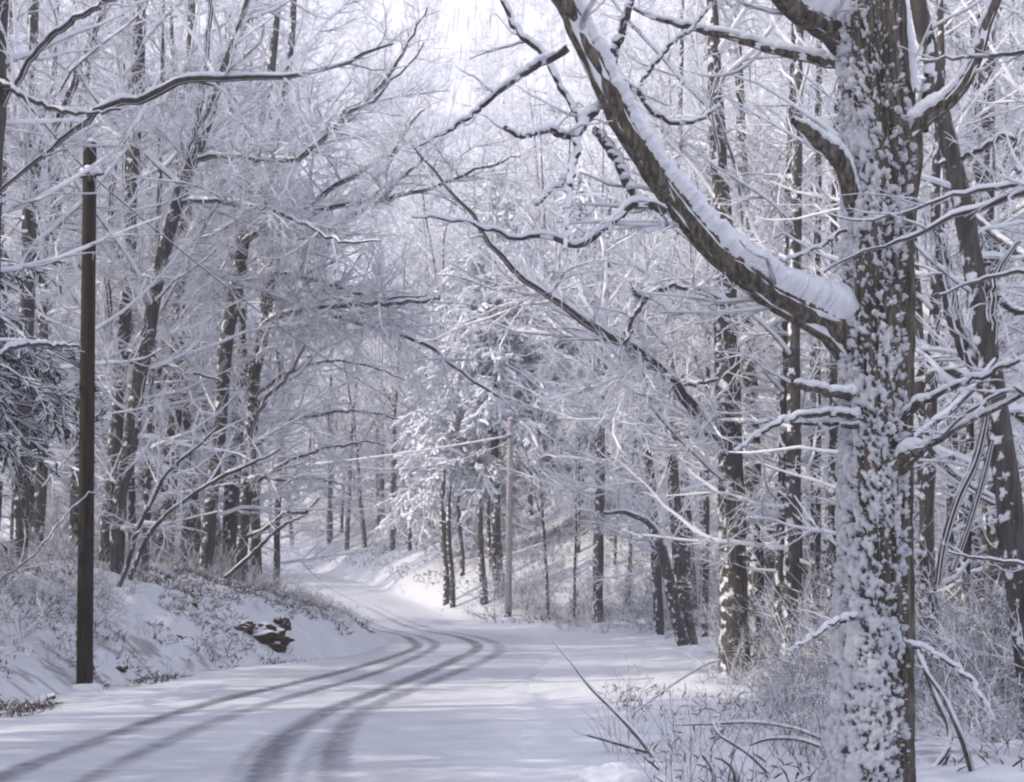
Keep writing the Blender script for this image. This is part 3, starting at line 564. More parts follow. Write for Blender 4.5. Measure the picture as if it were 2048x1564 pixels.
traced_tree('hardwood_tree', 'dark trunk cut by left frame edge, long snow-laden limb arching above the pole', 'tree',
    [(-40, 1420, 60), (-38, 1100, 54), (-30, 800, 50), (-22, 500, 46), (-12, 250, 42), (-6, 60, 38), (0, -150, 30)], 17,
    [([(-16, 400, 8), (64, 325, 9), (140, 268, 11), (188, 226, 14), (230, 203, 17), (285, 198, 18), (320, 180, 18), (355, 165, 17), (410, 156, 15), (500, 154, 13), (600, 151, 10), (660, 134, 8), (720, 110, 8), (790, 85, 4)], 17, 15.5),
     ([(-14, 160, 14), (20, 175, 14), (60, 200, 13), (110, 217, 12), (170, 228, 9), (240, 215, 5)], 17, 16),
     ([(-10, 240, 13), (60, 120, 13), (132, 48, 13), (180, 22, 12), (230, -5, 10), (330, -60, 9)], 17, 16.3),
     ([(-20, 720, 12), (20, 694, 12), (60, 688, 11), (110, 690, 10), (165, 695, 5)], 17, 18.5),
     ([(-36, 1190, 4), (70, 1105, 4), (110, 1055, 4), (160, 1000, 3), (200, 970, 2)], 17, 18)], dict(n=6, h0=0.55, lmax=3.0, lmin=1.0, bias=(0.3, 0.6), el=(0, 40)), seed=16, dens=0.9)
traced_tree('hardwood_tree', 'thin leaning sapling with a kinked stem, rising right across the left bank', 'sapling',
    [(262, 1150, 10), (300, 1065, 10), (358, 1008, 9), (430, 960, 8), (494, 930, 7), (560, 900, 4)], 29, [], dict(n=8, h0=0.2, lmax=1.6, lmin=.5, el=(20, 50)), seed=17)
traced_tree('hardwood_tree', 'thin bent tree curving up from the bank between pole and twin-stemmed tree', 'sapling',
    [(231, 1235, 12), (236, 1180, 11), (255, 1130, 10), (275, 1060, 9), (300, 1010, 8), (337, 940, 7), (394, 894, 6), (440, 850, 4)], 28, [], dict(n=9, h0=0.3, lmax=1.6, lmin=.5, el=(20, 50)), seed=18)
traced_tree('hardwood_tree', 'slim pale trunk ending on the bank behind the leaning sapling', 'tree',
    [(288, 1162, 15), (293, 1050, 14), (297, 900, 13), (302, 780, 12), (310, 600, 11), (318, 400, 9), (325, 100, 7), (330, -100, 4)], 33, [], dict(LB, n=18, lmax=3), seed=19)
traced_tree('hardwood_tree', 'bent snowy sapling leaning right over the far road from the bank shrubs', 'sapling',
    [(450, 1155, 9), (490, 1120, 9), (519, 1094, 8), (545, 1068, 7), (575, 1046, 6), (612, 1030, 3)], 34, [], dict(n=5, h0=0.3, lmax=.9, lmin=.3, el=(20, 50)), seed=20)
# right of the road
RB = dict(n=26, h0=0.15, lmax=4.2, lmin=1.0, bias=(math.pi, 0.5), el=(0, 50))
traced_tree('hardwood_tree', 'dark trunk left of the snow-crusted tree, its long thin limb slanting up left', 'tree',
    [(1470, 1360, 72), (1468, 1290, 60), (1467, 1180, 56), (1465, 1080, 55), (1462, 950, 54), (1458, 840, 53), (1454, 720, 50), (1452, 640, 48), (1447, 500, 42), (1440, 350, 36), (1432, 200, 30), (1425, 50, 24), (1418, -150, 16)], 25,
    [([(1455, 880, 36), (1430, 858, 32), (1400, 825, 28), (1370, 793, 26), (1340, 760, 24), (1310, 730, 24), (1280, 705, 24), (1240, 680, 23), (1200, 662, 21), (1165, 640, 18), (1135, 615, 15), (1095, 592, 13), (1060, 570, 13), (1030, 545, 12), (1000, 512, 11), (970, 470, 10), (945, 430, 9), (905, 380, 7), (860, 330, 5), (820, 290, 3)], 25, 20),
     ([(1450, 880, 26), (1430, 868, 20), (1400, 864, 17), (1362, 874, 9)], 25, 24.6),
     ([(1250, 692, 10), (1262, 640, 12), (1285, 605, 12), (1310, 580, 12), (1345, 575, 11), (1400, 580, 8)], 22.2, 22.6),
     ([(1292, 598, 10), (1275, 588, 10), (1263, 578, 6)], 22.3, 22.3),
     ([(1460, 760, 9), (1400, 765, 8), (1340, 775, 8), (1260, 785, 6), (1180, 795, 4)], 25, 24)], RB, seed=31)
traced_tree('hardwood_tree', 'paler trunk close behind the dark trunk, on its right', 'tree',
    [(1514, 1345, 40), (1512, 1200, 36), (1510, 1050, 35), (1504, 900, 34), (1498, 760, 31), (1494, 600, 27), (1488, 400, 22), (1480, 180, 17), (1470, -80, 11)], 27.5, [], RB, seed=32)
traced_tree('hardwood_tree', 'leaning lichen-grey trunk right of the snow-crusted tree, tilting left as it rises', 'tree',
    [(2080, 1540, 64), (2056, 1300, 58), (2034, 1120, 54), (2012, 960, 50), (1990, 800, 47), (1966, 660, 44), (1942, 500, 42), (1918, 370, 39), (1890, 250, 35), (1862, 130, 31), (1845, 40, 33), (1820, -120, 26), (1790, -320, 16)], 15,
    [([(1990, 800, 34), (1960, 745, 34), (1925, 685, 34), (1903, 620, 32), (1890, 540, 28), (1885, 470, 16)], 15, 15.5),
     ([(2000, 900, 20), (1990, 740, 20), (1985, 640, 20), (1988, 560, 18), (2010, 520, 14), (2040, 480, 9)], 15, 14.8),
     ([(1990, 590, 18), (2030, 620, 16), (2080, 640, 14)], 15, 14.6),
     ([(1880, 330, 14), (1960, 300, 14), (2010, 270, 16), (2030, 300, 14), (2035, 350, 10)], 15, 14.7)], dict(n=16, h0=0.3, lmax=2.6, lmin=.8, el=(-10, 40)), seed=33)
traced_tree('hardwood_tree', 'bent broken-topped trunk nodding left at the back of the snowy verge', 'tree',
    [(1368, 1292, 26), (1352, 1230, 25), (1336, 1150, 24), (1324, 1100, 22), (1310, 1062, 19), (1285, 1036, 14), (1245, 1023, 11), (1205, 1026, 7)], 38, [], dict(n=10, h0=0.55, lmax=1.8, lmin=.6, el=(10, 50)), seed=34)
traced_tree('hardwood_tree', 'upright grey trunk right behind the bent broken-topped trunk', 'tree',
    [(1380, 1290, 34), (1366, 1200, 30), (1355, 1080, 26), (1347, 960, 24), (1342, 840, 21), (1345, 700, 18), (1350, 500, 14), (1360, 250, 10), (1365, 0, 6)], 39, [], RB, seed=35)
traced_tree('hardwood_tree', 'slim grey trunk forking out left of the broken-topped trunk, standing behind the weeds', 'tree',
    [(1318, 1250, 20), (1312, 1120, 19), (1305, 1000, 18), (1296, 920, 17), (1284, 860, 15), (1270, 780, 12), (1262, 650, 9), (1260, 450, 6)], 44, [], RB, seed=36)
traced_tree('hardwood_tree', 'mossy greenish trunk standing behind the grey weeds right of the pale pole', 'tree',
    [(1196, 1190, 22), (1197, 1080, 21), (1200, 980, 20), (1200, 880, 19), (1205, 780, 15), (1212, 600, 11), (1220, 400, 7)], 54, [], dict(RB, n=24), seed=37)
k_ = 0
for (x, y, w, lean, Y, lab) in [
    (1553, 1330, 18, 6, 26, 'thin pale trunk just right of the paler trunk behind the dark one'),
    (1578, 1345, 34, 4, 24, 'dark slim trunk with a white-crusted left side, midway between the dark and crusted trunks'),
    (1602, 1330, 16, -3, 28, 'thin straight white-edged stem right of the dark slim trunk'),
    (1628, 1325, 22, 2, 27, 'thin grey trunk second to the left from the snow-crusted tree'),
    (1660, 1320, 20, 3, 26, 'thin grey trunk directly left of the snow-crusted tree'),
    (1410, 1270, 13, 2, 42, 'thin sapling-like stem between the bent trunk and the dark trunk'),
    (1875, 1380, 26, -14, 20, 'grey trunk seen low behind the leaning trunk at the right'),
    (1925, 1390, 18, 6, 21, 'thin trunk with reddish bare bark behind the right-hand thicket'),
    (1985, 1390, 22, -6, 22, 'slim trunk between the leaning trunk and the right frame edge'),
    (1905, 1330, 14, 10, 25, 'very thin stem deep in the wood right of the snow-crusted tree')]:
    k_ += 1
    traced_tree('hardwood_tree', lab, 'tree', [(x, y, w), (x+lean*2, y-400, w*.9), (x+lean*3, y-800, w*.7), (x+lean*5, y-1200, w*.5), (x+lean*7, y-1600, w*.3)], Y, [], dict(RB, n=20, lmax=3.0), seed=200+k_)
# tree just outside the frame on the right whose low limbs cross the crusted trunk
traced_tree('hardwood_tree', 'snowy low limbs reaching in from the right frame edge across the crusted trunk', 'tree',
    [(2330, 1640, 110), (2320, 1200, 95), (2300, 700, 85), (2290, 300, 75), (2280, -100, 60)], 9.0,
    [([(2300, 420, 26), (2180, 375, 22), (2100, 372, 19), (2048, 385, 17), (1990, 404, 15), (1930, 426, 14), (1870, 447, 12), (1820, 474, 10), (1770, 492, 8), (1710, 512, 6), (1640, 545, 4)], 9.0, 9.2),
     ([(2300, 480, 18), (2150, 395, 14), (2048, 372, 12), (1960, 380, 10), (1880, 398, 8), (1800, 425, 6), (1720, 440, 4), (1660, 430, 3)], 9.0, 9.4),
     ([(2300, 700, 18), (2180, 610, 14), (2090, 560, 12), (2040, 545, 10), (1960, 560, 7), (1880, 590, 4)], 9.0, 9.6),
     ([(2300, 150, 18), (2180, 110, 14), (2090, 95, 12), (2000, 112, 9), (1900, 118, 6), (1840, 122, 4)], 9.0, 10),
     ([(2300, 1000, 20), (2180, 900, 15), (2090, 830, 12), (2030, 775, 10), (1960, 810, 8), (1880, 870, 6), (1830, 900, 4)], 9.0, 9.8),
     ([(2310, 1250, 16), (2170, 1160, 12), (2070, 1130, 10), (1980, 1120, 8), (1900, 1105, 5)], 9.0, 9.9)], None, seed=41, dens=0.9, minr=0.003)
# fallen and leaning dead wood right of the big tree
def dead_branch(pts, Y0, Y1, label, seed, twig=0.5, group=None, cat='dead branch'):
    rng = np.random.default_rng(seed); A, r = wpath(pts, Y0, Y1, 26); e = empty('dead_branch', A[0]); tag(e, label, cat, group)
    Pool().add(A, r, 8).build('stem', M_LIMB, e, A[0], True); sp = Pool(); snow_on(sp, A[None], r[None], .9, .006, 7)
    c = Pool(); grow_crown(rng, [(catmull(np.c_[A, r], 14)[None, :, :3], catmull(np.c_[A, r], 14)[None, :, 3])], c, sp, twig, twig, 0.003)
    c.build('sprays', M_TWIG, e, A[0]); sp.build('snow', M_LUMP, e, A[0], True)
dead_branch([(1840, 690, 20), (1890, 730, 24), (1940, 760, 26), (2000, 800, 26), (2070, 850, 26)], 17, 16, 'snow-laden fallen limb slanting down right behind the crusted trunk', 51)
dead_branch([(1830, 860, 14), (1900, 940, 22), (1960, 985, 24), (2020, 1020, 24), (2090, 1060, 24)], 17, 16, 'lower dark fallen limb slanting to the right frame edge', 52)
dead_branch([(1876, 1170, 14), (1888, 1090, 16), (1915, 1000, 18), (1948, 930, 18), (1965, 870, 16), (1978, 800, 10)], 14, 14, 'dark hanging dead limb in front of the leaning trunk', 53, .4)
dead_branch([(1905, 1140, 10), (1935, 1060, 12), (1965, 960, 14), (1985, 880, 10)], 14.3, 14.3, 'thinner dead limb just right of the dark hanging one', 54, .4)
dead_branch([(1800, 900, 8), (1860, 850, 14), (1900, 820, 16), (1950, 770, 16), (1990, 720, 10)], 13.5, 14.4, 'thick white-capped bough rising to the right beside the crusted trunk', 55, .6)
dead_branch([(1930, 410, 12), (1980, 460, 18), (2030, 500, 22), (2090, 540, 24)], 18, 17, 'dark bough slanting down to the right frame edge, under the low snowy limbs', 56, .6)
dead_branch([(1850, 1560, 10), (1900, 1480, 12), (1870, 1390, 12), (1840, 1310, 10)], 12, 12.5, 'crooked dark stem behind the foot of the crusted trunk', 57, .4)
dead_branch([(1960, 1600, 14), (1925, 1480, 13), (1890, 1400, 11), (1850, 1340, 9), (1835, 1300, 6)], 11.5, 12, 'bare leaning stem low at the right, crossing the thicket', 58, .5)
# ================================================================== hemlocks
def hemlock_mesh(rng, H, r0, L0, nb, hbase, needle, mat_n, snow_amt, droop=0.5, az_bias=None, nd=8):
    k = np.linspace(0, 1, 20); T = np.stack([0.12*fbm(k*3, k*0, s=int(rng.integers(99))), 0.12*fbm(k*3, k*0+5, s=int(rng.integers(99))), k*H], 1); Rr = r0*(1-k*0.93)
    limbs_p, limbs_r = [], []
    for b in range(nb):
        h = hbase + (0.985-hbase)*((b+rng.random())/nb)**0.9; p = np.array([np.interp(h, k, T[:, j]) for j in range(3)])
        az = rng.uniform(0, 2*np.pi) if az_bias is None or rng.random() > az_bias[1] else az_bias[0]+rng.normal()*0.5
        L = L0*(1-h)**0.7*rng.uniform(0.7, 1.15)+0.25; e = np.radians(rng.uniform(0, 22))
        d = np.array([np.cos(az)*np.cos(e), np.sin(az)*np.cos(e), np.sin(e)]); pts = [p]
        for s in range(1, 10):
            d = d+rng.normal(size=3)*0.05; d[2] -= droop*(0.10+0.13*s/9.0); d /= np.linalg.norm(d); pts.append(pts[-1]+d*L/9)
        limbs_p.append(pts); limbs_r.append((0.010*L+0.006)*np.linspace(1, 0.3, 10))
    A, B = np.array(limbs_p), np.array(limbs_r)
    wood, green, snow = Pool(), Pool(), Pool()
    wood.add(A, B, 5)
    C, D = spawn(rng, A, B, 4.2, 6, (35, 60), 0.42, (0.12, 1), (0.2, 1.5), 0.6, 0.006, 0.4, 0.0, 0.8, 0.06, -0.11); wood.add(C, D, 3)
    E, G = spawn(rng, C, D, 8.5, 4, (30, 55), 0.42, (0.05, 1), (0.12, 0.6), 0.8, 0.012, 0.6, 0.0, 0.85, 0.06, -0.10); green.add(E, np.full_like(G, needle)*np.linspace(1, .45, 4)[None], 4)
    I, J = spawn(rng, E, np.full_like(G, needle), nd, 3, (30, 60), 0.5, (0.05, 1), (0.06, 0.25), 0.9, needle*.8, 0.5, 0.0, 0.8, 0.06, -0.08); green.add(I, J, 4)
    for Q, R in ((A, B), (C, D)):
        S_ = Q.copy(); S_[:, :, 2] += 0.02; m = Q.shape[1]
        n = snow_amt*(0.5+0.9*vnoise(S_[:, :, 0]*2.2+9, S_[:, :, 1]*2.2, S_[:, :, 2]*2.2, 8)); n = np.where(n > snow_amt*0.72, n*1.1, n*0.25)
        snow.add(S_[:, 1:], n[:, 1:]*np.linspace(1, 0.55, m)[None, 1:]*(1.0 if Q is A else .8), 6)
    ES = E.copy(); ES[:, :, 2] += needle*.9
    n = snow_amt*.5*(0.4+1.0*vnoise(ES[:, :, 0]*3+9, ES[:, :, 1]*3, ES[:, :, 2]*3, 18)); sel = n.mean(1) > snow_amt*.40
    snow.add(ES[sel], n[sel], 4)
    return Pool().add(T, Rr, 10), wood, green, snow
def hemlock(label, x, y, H, seed, r0=.2, L0=3.6, nb=70, hbase=.2, needle=.02, mat_n=None, snow_amt=.045, rot=0, group=None, droop=.5, az_bias=None):
    rng = np.random.default_rng(seed); z = gz(x, y); e = empty('hemlock_tree', (x, y, z)); e.rotation_euler.z = rot; tag(e, label, 'tree', group)
    t, w, g, s = hemlock_mesh(rng, H, r0, L0, nb, hbase, needle, mat_n, snow_amt, droop, az_bias)
    ks = [t.build('trunk', M_BARK, e, smooth=True), w.build('branches', M_LIMB, e), g.build('foliage', mat_n or M_NEEDLE, e), s.build('snow', M_LUMP, e, smooth=True)]
    KIDS[e.name] = ks
    return e
hemlock('tall sunlit hemlock heavy with snow behind the pale pole, its boughs drooping to the left', -0.8, 66.5, 19.0, 301, .24, 6.3, 150, .2, .026, None, .125, droop=.8)
hemlock('smaller snow-draped hemlock right behind the pale pole', 3.4, 70, 17.5, 302, .2, 5.6, 140, .17, .026, None, .12, droop=.75)
hemlock('hemlock further up the slope behind the tall sunlit one, only its snowy side showing', -3.5, 75, 13.0, 303, .17, 4.6, 80, .17, .024, None, .11, droop=.7)
hemlock('wide shadowed hemlock right of the two snowy ones, half hidden by hardwood twigs', 7.5, 72, 13.0, 304, .18, 4.6, 90, .12, .024, None, .06)
hemlock('dark green frosted hemlock at the left frame edge, boughs reaching behind the dark pole', -10.6, 23.4, 9.0, 305, .17, 4.3, 95, .24, .019, M_NEEDLE_D, .016, az_bias=(-0.1, .55), droop=.6)
hemlock('lower hemlock at the left frame edge, only one dark drooping bough in view', -9.7, 19.6, 5.2, 306, .11, 2.6, 44, .2, .018, M_NEEDLE_D, .014, az_bias=(0.1, .5), droop=.6)
for i, (px, py, w, Y) in enumerate([(893, 1130, 13, 62), (905, 1160, 11, 61), (968, 1175, 15, 60.5), (1000, 1180, 24, 61), (925, 1110, 9, 66), (985, 1150, 9, 64)]):
    labs = ['thin dark trunk under the left edge of the tall hemlock', 'slightly leaning dark trunk at the foot of the tall hemlock, nearest the road', 'straight dark trunk under the hemlock, left of the pale pole', 'thick dark trunk right beside the pale pole, under the hemlock', 'very thin stem in the shade under the hemlock boughs', 'slender stem behind the straight dark trunk under the hemlock']
    traced_tree('hardwood_tree', labs[i], 'tree', [(px, py, w), (px-6, py-60, w*.95), (px-8, py-130, w*.8), (px-4, py-190, w*.4)], Y, [], dict(n=4, h0=.5, lmax=1.5, lmin=.5), seed=320+i, dens=.6)

# ================================================================== woodland trees (prototypes and copies)
def proto_tree(seed, H, r0, nl, lmax, h0=0.15, dens=1.0, fine=1.0, minr=0.0055, lean=0.5, name='hardwood_tree', twig=None):
    rng = np.random.default_rng(seed); e = empty(name, (0, 0, 0))
    k = np.linspace(0, 1, 24); T = np.stack([lean*k**1.3+0.5*fbm(k*2.2, k*0, s=seed), 0.5*fbm(k*2.2, k*0+7, s=seed+1), k*H-0.3], 1); Rr = r0*(1-0.9*k**1.1)
    trunk = Pool().add(catmull(np.c_[T, Rr], 44)[:, :3], catmull(np.c_[T, Rr], 44)[:, 3], 9)
    L = [auto_limbs(rng, T, Rr, nl, h0, .98, lmax, .9, None, 9, (0, 58))]
    # a fork
    f = rng.uniform(.4, .6); i = int(f*23); d = np.array([rng.normal()*.3, rng.normal()*.3, 1]); pts = [T[i]]
    for s in range(10): d = d+rng.normal(size=3)*.06; d /= np.linalg.norm(d); pts.append(pts[-1]+d*H*(1-f)*.095)
    F = np.array(pts); FR = Rr[i]*.7*np.linspace(1, .15, 11); trunk.add(F, FR, 7)
    L.append(auto_limbs(rng, F, FR, nl//4, .15, .98, lmax*.7, .7, None, 9, (10, 58)))
    crown, snow = Pool(), Pool(); grow_crown(rng, L, crown, snow, dens, fine, minr)
    KIDS[e.name] = [trunk.build('trunk', M_BARK, e, smooth=True), crown.build('crown', twig or M_TWIG, e), snow.build('snow', M_LUMP, e, smooth=True)]
    return e
PROT = [proto_tree(400+i, h, r, nl, lm, h0, .95, 1.0, .006) for i, (h, r, nl, lm, h0) in enumerate([(19, .19, 38, 4.2, .12), (17, .15, 36, 3.8, .10), (21, .23, 40, 4.6, .16), (15, .11, 32, 3.4, .08), (18, .17, 38, 4.0, .1)])]
FARP = [proto_tree(440+i, h, r, nl, lm, h0, .85, .8, .011, twig=M_TWIG_FAR) for i, (h, r, nl, lm, h0) in enumerate([(18, .18, 36, 4.2, .08), (15, .14, 34, 3.8, .06), (20, .2, 38, 4.4, .1)])]
used = set(); prng = np.random.default_rng(5)
def place(x, y, label, group, s=1.0, ptype=None, cat='tree', lean=0.05):
    fam = FARP if y > 66 else PROT; src = fam[int(prng.integers(len(fam)))]; z = gz(x, y)
    rot = (prng.normal()*lean, prng.normal()*lean, prng.uniform(0, 6.28)); sc = s*prng.uniform(.85, 1.15)
    if src.name not in used:
        used.add(src.name); o = src; o.location = (x, y, z); o.rotation_euler = rot; o.scale = (sc,)*3
    else:
        o = copy_tree(src, KIDS, (x, y, z), rot, (sc, sc))
    tag(o, label, cat, group); return o
def scatter(n, x0, x1, y0, y1, ok, label, group, mind, s=1.0, seed=1):
    r = np.random.default_rng(seed); pts = []; tries = 0
    while len(pts) < n and tries < n*60:
        tries += 1; x, y = r.uniform(x0, x1), r.uniform(y0, y1)
        if not ok(x, y): continue
        if any((x-a)**2+(y-b)**2 < mind**2 for a, b in pts): continue
        pts.append((x, y))
    for x, y in pts: place(x, y, label, group, s)
def dist(x, y): return float(road_coord(np.array([x]), np.array([y]))[0][0])
def inview(x, y, m=120): px = PX0+F_*x/max(y, 1); return -m < px < W_+m
scatter(36, -28, -6, 37, 64, lambda x, y: dist(x, y) < -5.2 and inview(x, y, 350) and not (x > -9.5 and y < 38) and not (y-66-.25*x > -15 and x > -48), 'bare snow-covered hardwood in the wood on the left bank', 'hardwoods of the left-bank wood', 2.2, 1.0, 61)
scatter(11, -34, -9, 12, 48, lambda x, y: not inview(x, y, 40) and dist(x, y) < -5, 'bare hardwood outside the left frame edge shading the road', 'hardwoods beyond the left frame edge', 3.4, 1.0, 62)
scatter(40, 6, 34, 26, 62, lambda x, y: dist(x, y) > 10.5+max(0, (45-y)*0.05) and inview(x, y, 120), 'bare snow-covered hardwood in the wood right of the verge', 'hardwoods of the right-hand wood', 2.1, 1.0, 63)
scatter(10, 4.6, 16, 15, 27, lambda x, y: inview(x, y, 200) and PX0+F_*x/y > 1850, 'bare snowy hardwood in the thicket at the right frame edge', 'hardwoods at the right frame edge', 1.6, .8, 64)
scatter(36, -14, 34, 60, 88, lambda x, y: dist(x, y) > 7 and inview(x, y, 60) and not (-6 < x < 9 and y < 80), 'bare white-twigged hardwood on the slope behind the pale pole', 'hardwoods on the slope beyond the bend', 3.0, 1.0, 65)
scatter(84, -45, 45, 86, 118, lambda x, y: abs(dist(x, y)) > 5.5 and inview(x, y, 60), 'pale snow-covered hardwood on the upper hillside', 'hardwoods on the upper hillside', 3.2, 1.05, 66)
scatter(20, -42, -12, 62, 112, lambda x, y: dist(x, y) < -6 and inview(x, y, 60) and not (abs(y-66-.25*x) < 12 and x > -48), 'bare snow-covered hardwood left of the far road', 'hardwoods left of the far road', 3.0, 1.0, 67)

scatter(10, -16, -4, 40, 54, lambda x, y: -9.5 < dist(x, y) < -4.6 and PX0+F_*x/y < 500, 'bare snow-covered hardwood leaning over the left edge of the far road', 'hardwoods along the left edge of the far road', 1.8, .8, 68)
scatter(30, -22, 20, -26, 5, lambda x, y: abs(dist(x, y)) > 5 and not inview(x, y, 100) and y < 1, 'unseen bare hardwood added behind the viewpoint to block sky light', 'added hardwoods behind the viewpoint', 3.2, 1.0, 69)  # unseen canopy added to keep sky light off the near ground and trunk
scatter(14, -14, 14, 3, 15, lambda x, y: abs(dist(x, y)) > 4.6 and not inview(x, y, 500) and x < 0, 'unseen bare hardwood added beside the near road to cast shade', 'added hardwoods beside the near road', 2.4, 1.0, 70)  # off-frame trees added to darken the near road
scatter(26, -24, 2, 92, 132, lambda x, y: dist(x, y) > 6.5 and 500 < PX0+F_*x/y < 930, 'pale snow-covered hardwood on the slope above the far road', 'hardwoods above the far road', 2.2, .95, 72)
scatter(7, 0.8, 9, 57.5, 63, lambda x, y: True, 'young white-twigged hardwood in front of the hemlocks', 'young hardwoods in front of the hemlocks', 1.1, .55, 73)
for x, y in [(-9, 7.5), (-12.5, 9), (-10, 11.5), (-14, 6), (-16, 11), (-8.5, 3.5), (-12, 3), (-17, 8.5), (-19, 4)]: place(x, y, 'unseen bare hardwood added beside the near road to cast shade', 'added hardwoods beside the near road', 1.0)  # unseen trees added across the sun's path to shade the crusted trunk
scatter(16, -8, 5, 86, 114, lambda x, y: dist(x, y) > 9 and 770 < PX0+F_*x/y < 1130, 'tall pale hardwood high on the slope behind the hemlocks', 'tall hardwoods behind the hemlocks', 2.2, 1.3, 74)
# far hillside wood: reads as one pale mass
def far_wood():
    rng = np.random.default_rng(900); wood, tw = Pool(), Pool(); n = 0
    while n < 330:
        y = rng.uniform(118, 215); x = rng.uniform(-0.42, 0.42)*y
        if abs(dist(x, y)) < 6: continue
        n += 1; H = rng.uniform(14, 21); z = gz(x, y); k = np.linspace(0, 1, 8)
        T = np.stack([x+rng.normal()*.6*k, y+rng.normal()*.6*k, z-.3+H*k], 1); Rr = rng.uniform(.1, .2)*(1-.85*k); wood.add(T, Rr, 5)
        A, B = auto_limbs(rng, T, Rr, 26, .15, .98, 4, 1, None, 6, (5, 58)); wood.add(A, B, 3)
        C, D = spawn(rng, A, B, 3.0, 4, (30, 60), .36, (.1, 1), (.3, 2), .6, .016, .5, .05, .6, .14); tw.add(C, D, 3, .5)
        E, G = spawn(rng, C, D, 4.2, 3, (25, 60), .5, (.1, 1), (.2, .9), .7, .022, .6, .02, .6, .14); tw.add(E, G, 3, .5)
    V1, Q1 = wood.arrays(); V2, Q2 = tw.arrays()
    o = link_mesh('distant_wood', np.vstack([V1, V2]), np.vstack([Q1, Q2+len(V1)]), M_TWIG_FAR)
    tag(o, 'pale far-off wood covering the top of the hillside', 'wood', None, 'stuff')
far_wood()

# ================================================================== shrubs, weeds, litter, rock
def shrub_proto(seed, H, ns, spread, mat, minr, name, dens=1.0, r=.008):
    rng = np.random.default_rng(seed); e = empty(name, (0, 0, 0)); Ps, Rs = [], []
    for s in range(ns):
        az = rng.uniform(0, 6.28); el = np.radians(rng.uniform(42, 86)); L = H*rng.uniform(.6, 1.15); b = rng.normal(size=2)*spread*.25
        d = np.array([np.cos(az)*np.cos(el), np.sin(az)*np.cos(el), np.sin(el)]); pts = [np.array([b[0], b[1], -.12])]
        for q in range(8): d = d+rng.normal(size=3)*.10; d[2] -= .05; d /= np.linalg.norm(d); pts.append(pts[-1]+d*L/8)
        Ps.append(pts); Rs.append(r*rng.uniform(.7, 1.4)*np.linspace(1, .3, 9))
    stems, twigs, snow = Pool(), Pool(), Pool(); A, B = np.array(Ps), np.array(Rs); stems.add(A, B, 5); snow_on(snow, A, B, .6, .004)
    C, D = spawn(rng, A, B, 6*dens, 5, (25, 60), .34, (.15, 1), (.1, .8), .7, minr*1.3, .5, .04, .4, .12, -.01); twigs.add(C, D, 4); snow_on(snow, C, D, .6, .003, 4)
    E, G = spawn(rng, C, D, 10*dens, 3, (25, 60), .5, (.1, 1), (.06, .35), .8, minr, .6, 0, .5, .12, -.02); twigs.add(E, G, 3, .5)
    KIDS[e.name] = [stems.build('stems', mat, e), twigs.build('sprays', mat, e), snow.build('snow', M_LUMP, e)]
    return e
SH = [shrub_proto(500, 1.3, 12, 1.0, M_SHRUB, .004, 'snowy_shrub'), shrub_proto(501, 1.8, 14, 1.3, M_SHRUB, .0045, 'snowy_shrub'), shrub_proto(502, .9, 16, 1.0, M_SHRUB, .0035, 'snowy_shrub')]
WD = [shrub_proto(510, .8, 9, .5, M_WEED, .0022, 'weed_clump', .35, .0035), shrub_proto(511, 1.1, 8, .5, M_WEED, .0024, 'weed_clump', .45, .004), shrub_proto(512, .5, 12, .6, M_WEED, .002, 'weed_clump', .5, .003)]
TG = [shrub_proto(520, 2.6, 16, 1.6, M_SHRUB, .005, 'twiggy_bush', .68, .011), shrub_proto(521, 3.2, 12, 1.8, M_SHRUB, .005, 'twiggy_bush', .68, .013)]
firsts = set()
def put(fam, x, y, label, group, cat, s=1.0, rng=prng):
    o = fam[int(rng.integers(len(fam)))]; z = gz(x, y); rot = (0, 0, rng.uniform(0, 6.28)); sc = s*rng.uniform(.75, 1.25)
    if o.name not in firsts: firsts.add(o.name); o.location = (x, y, z); o.rotation_euler = rot; o.scale = (sc,)*3
    else: o = copy_tree(o, KIDS, (x, y, z), rot, (sc, sc))
    tag(o, label, cat, group); return o
srng = np.random.default_rng(71)
def many(fam, n, f, ok, label, group, cat, s=1.0):
    c = 0; t = 0
    while c < n and t < n*50:
        t += 1; x, y = f()
        if ok(x, y): put(fam, x, y, label, group, cat, s, srng); c += 1
U = srng.uniform
many(SH, 92, lambda: (U(-16, -5), U(24, 46)), lambda x, y: -11 < dist(x, y) < -3.9 and inview(x, y) and not (PX0+F_*x/y > 230 and PX0+F_*x/y < 560 and y < 33 and dist(x, y) > -6.3) and (y < 37 or PX0+F_*x/y < 540), 'low snowy shrub on the left bank', 'shrubs on the left bank', 'shrub', .6)
many(SH, 44, lambda: (U(-6.5, -4.2), U(33, 42)), lambda x, y: -5.3 < dist(x, y) < -2.3, 'dense twiggy shrub on the nose of the bank at the road bend', 'shrubs at the nose of the bank', 'shrub', .36)
many(SH, 30, lambda: (U(-11, -6.9), U(17.5, 25)), lambda x, y: dist(x, y) < -4.1 and PX0+F_*x/y < 150, 'snowy shrub left of the dark pole', 'shrubs left of the dark pole', 'shrub', .8)
many(SH, 36, lambda: (U(0.5, 11), U(37, 58)), lambda x, y: y > 49.0-1.25*max(0, x) + 0.6 and dist(x, y) > 3.6 and y > 38, 'grey weedy shrub along the back of the snowy verge', 'weedy shrubs behind the verge', 'shrub', .85)
many(TG, 40, lambda: (U(-1, 14), U(38, 66)), lambda x, y: y > 51-1.1*max(0, x) and dist(x, y) > 4.5 and y > 40, 'tall white-twigged bush between the trunks behind the verge', 'tall bushes behind the verge', 'bush', 1.0)
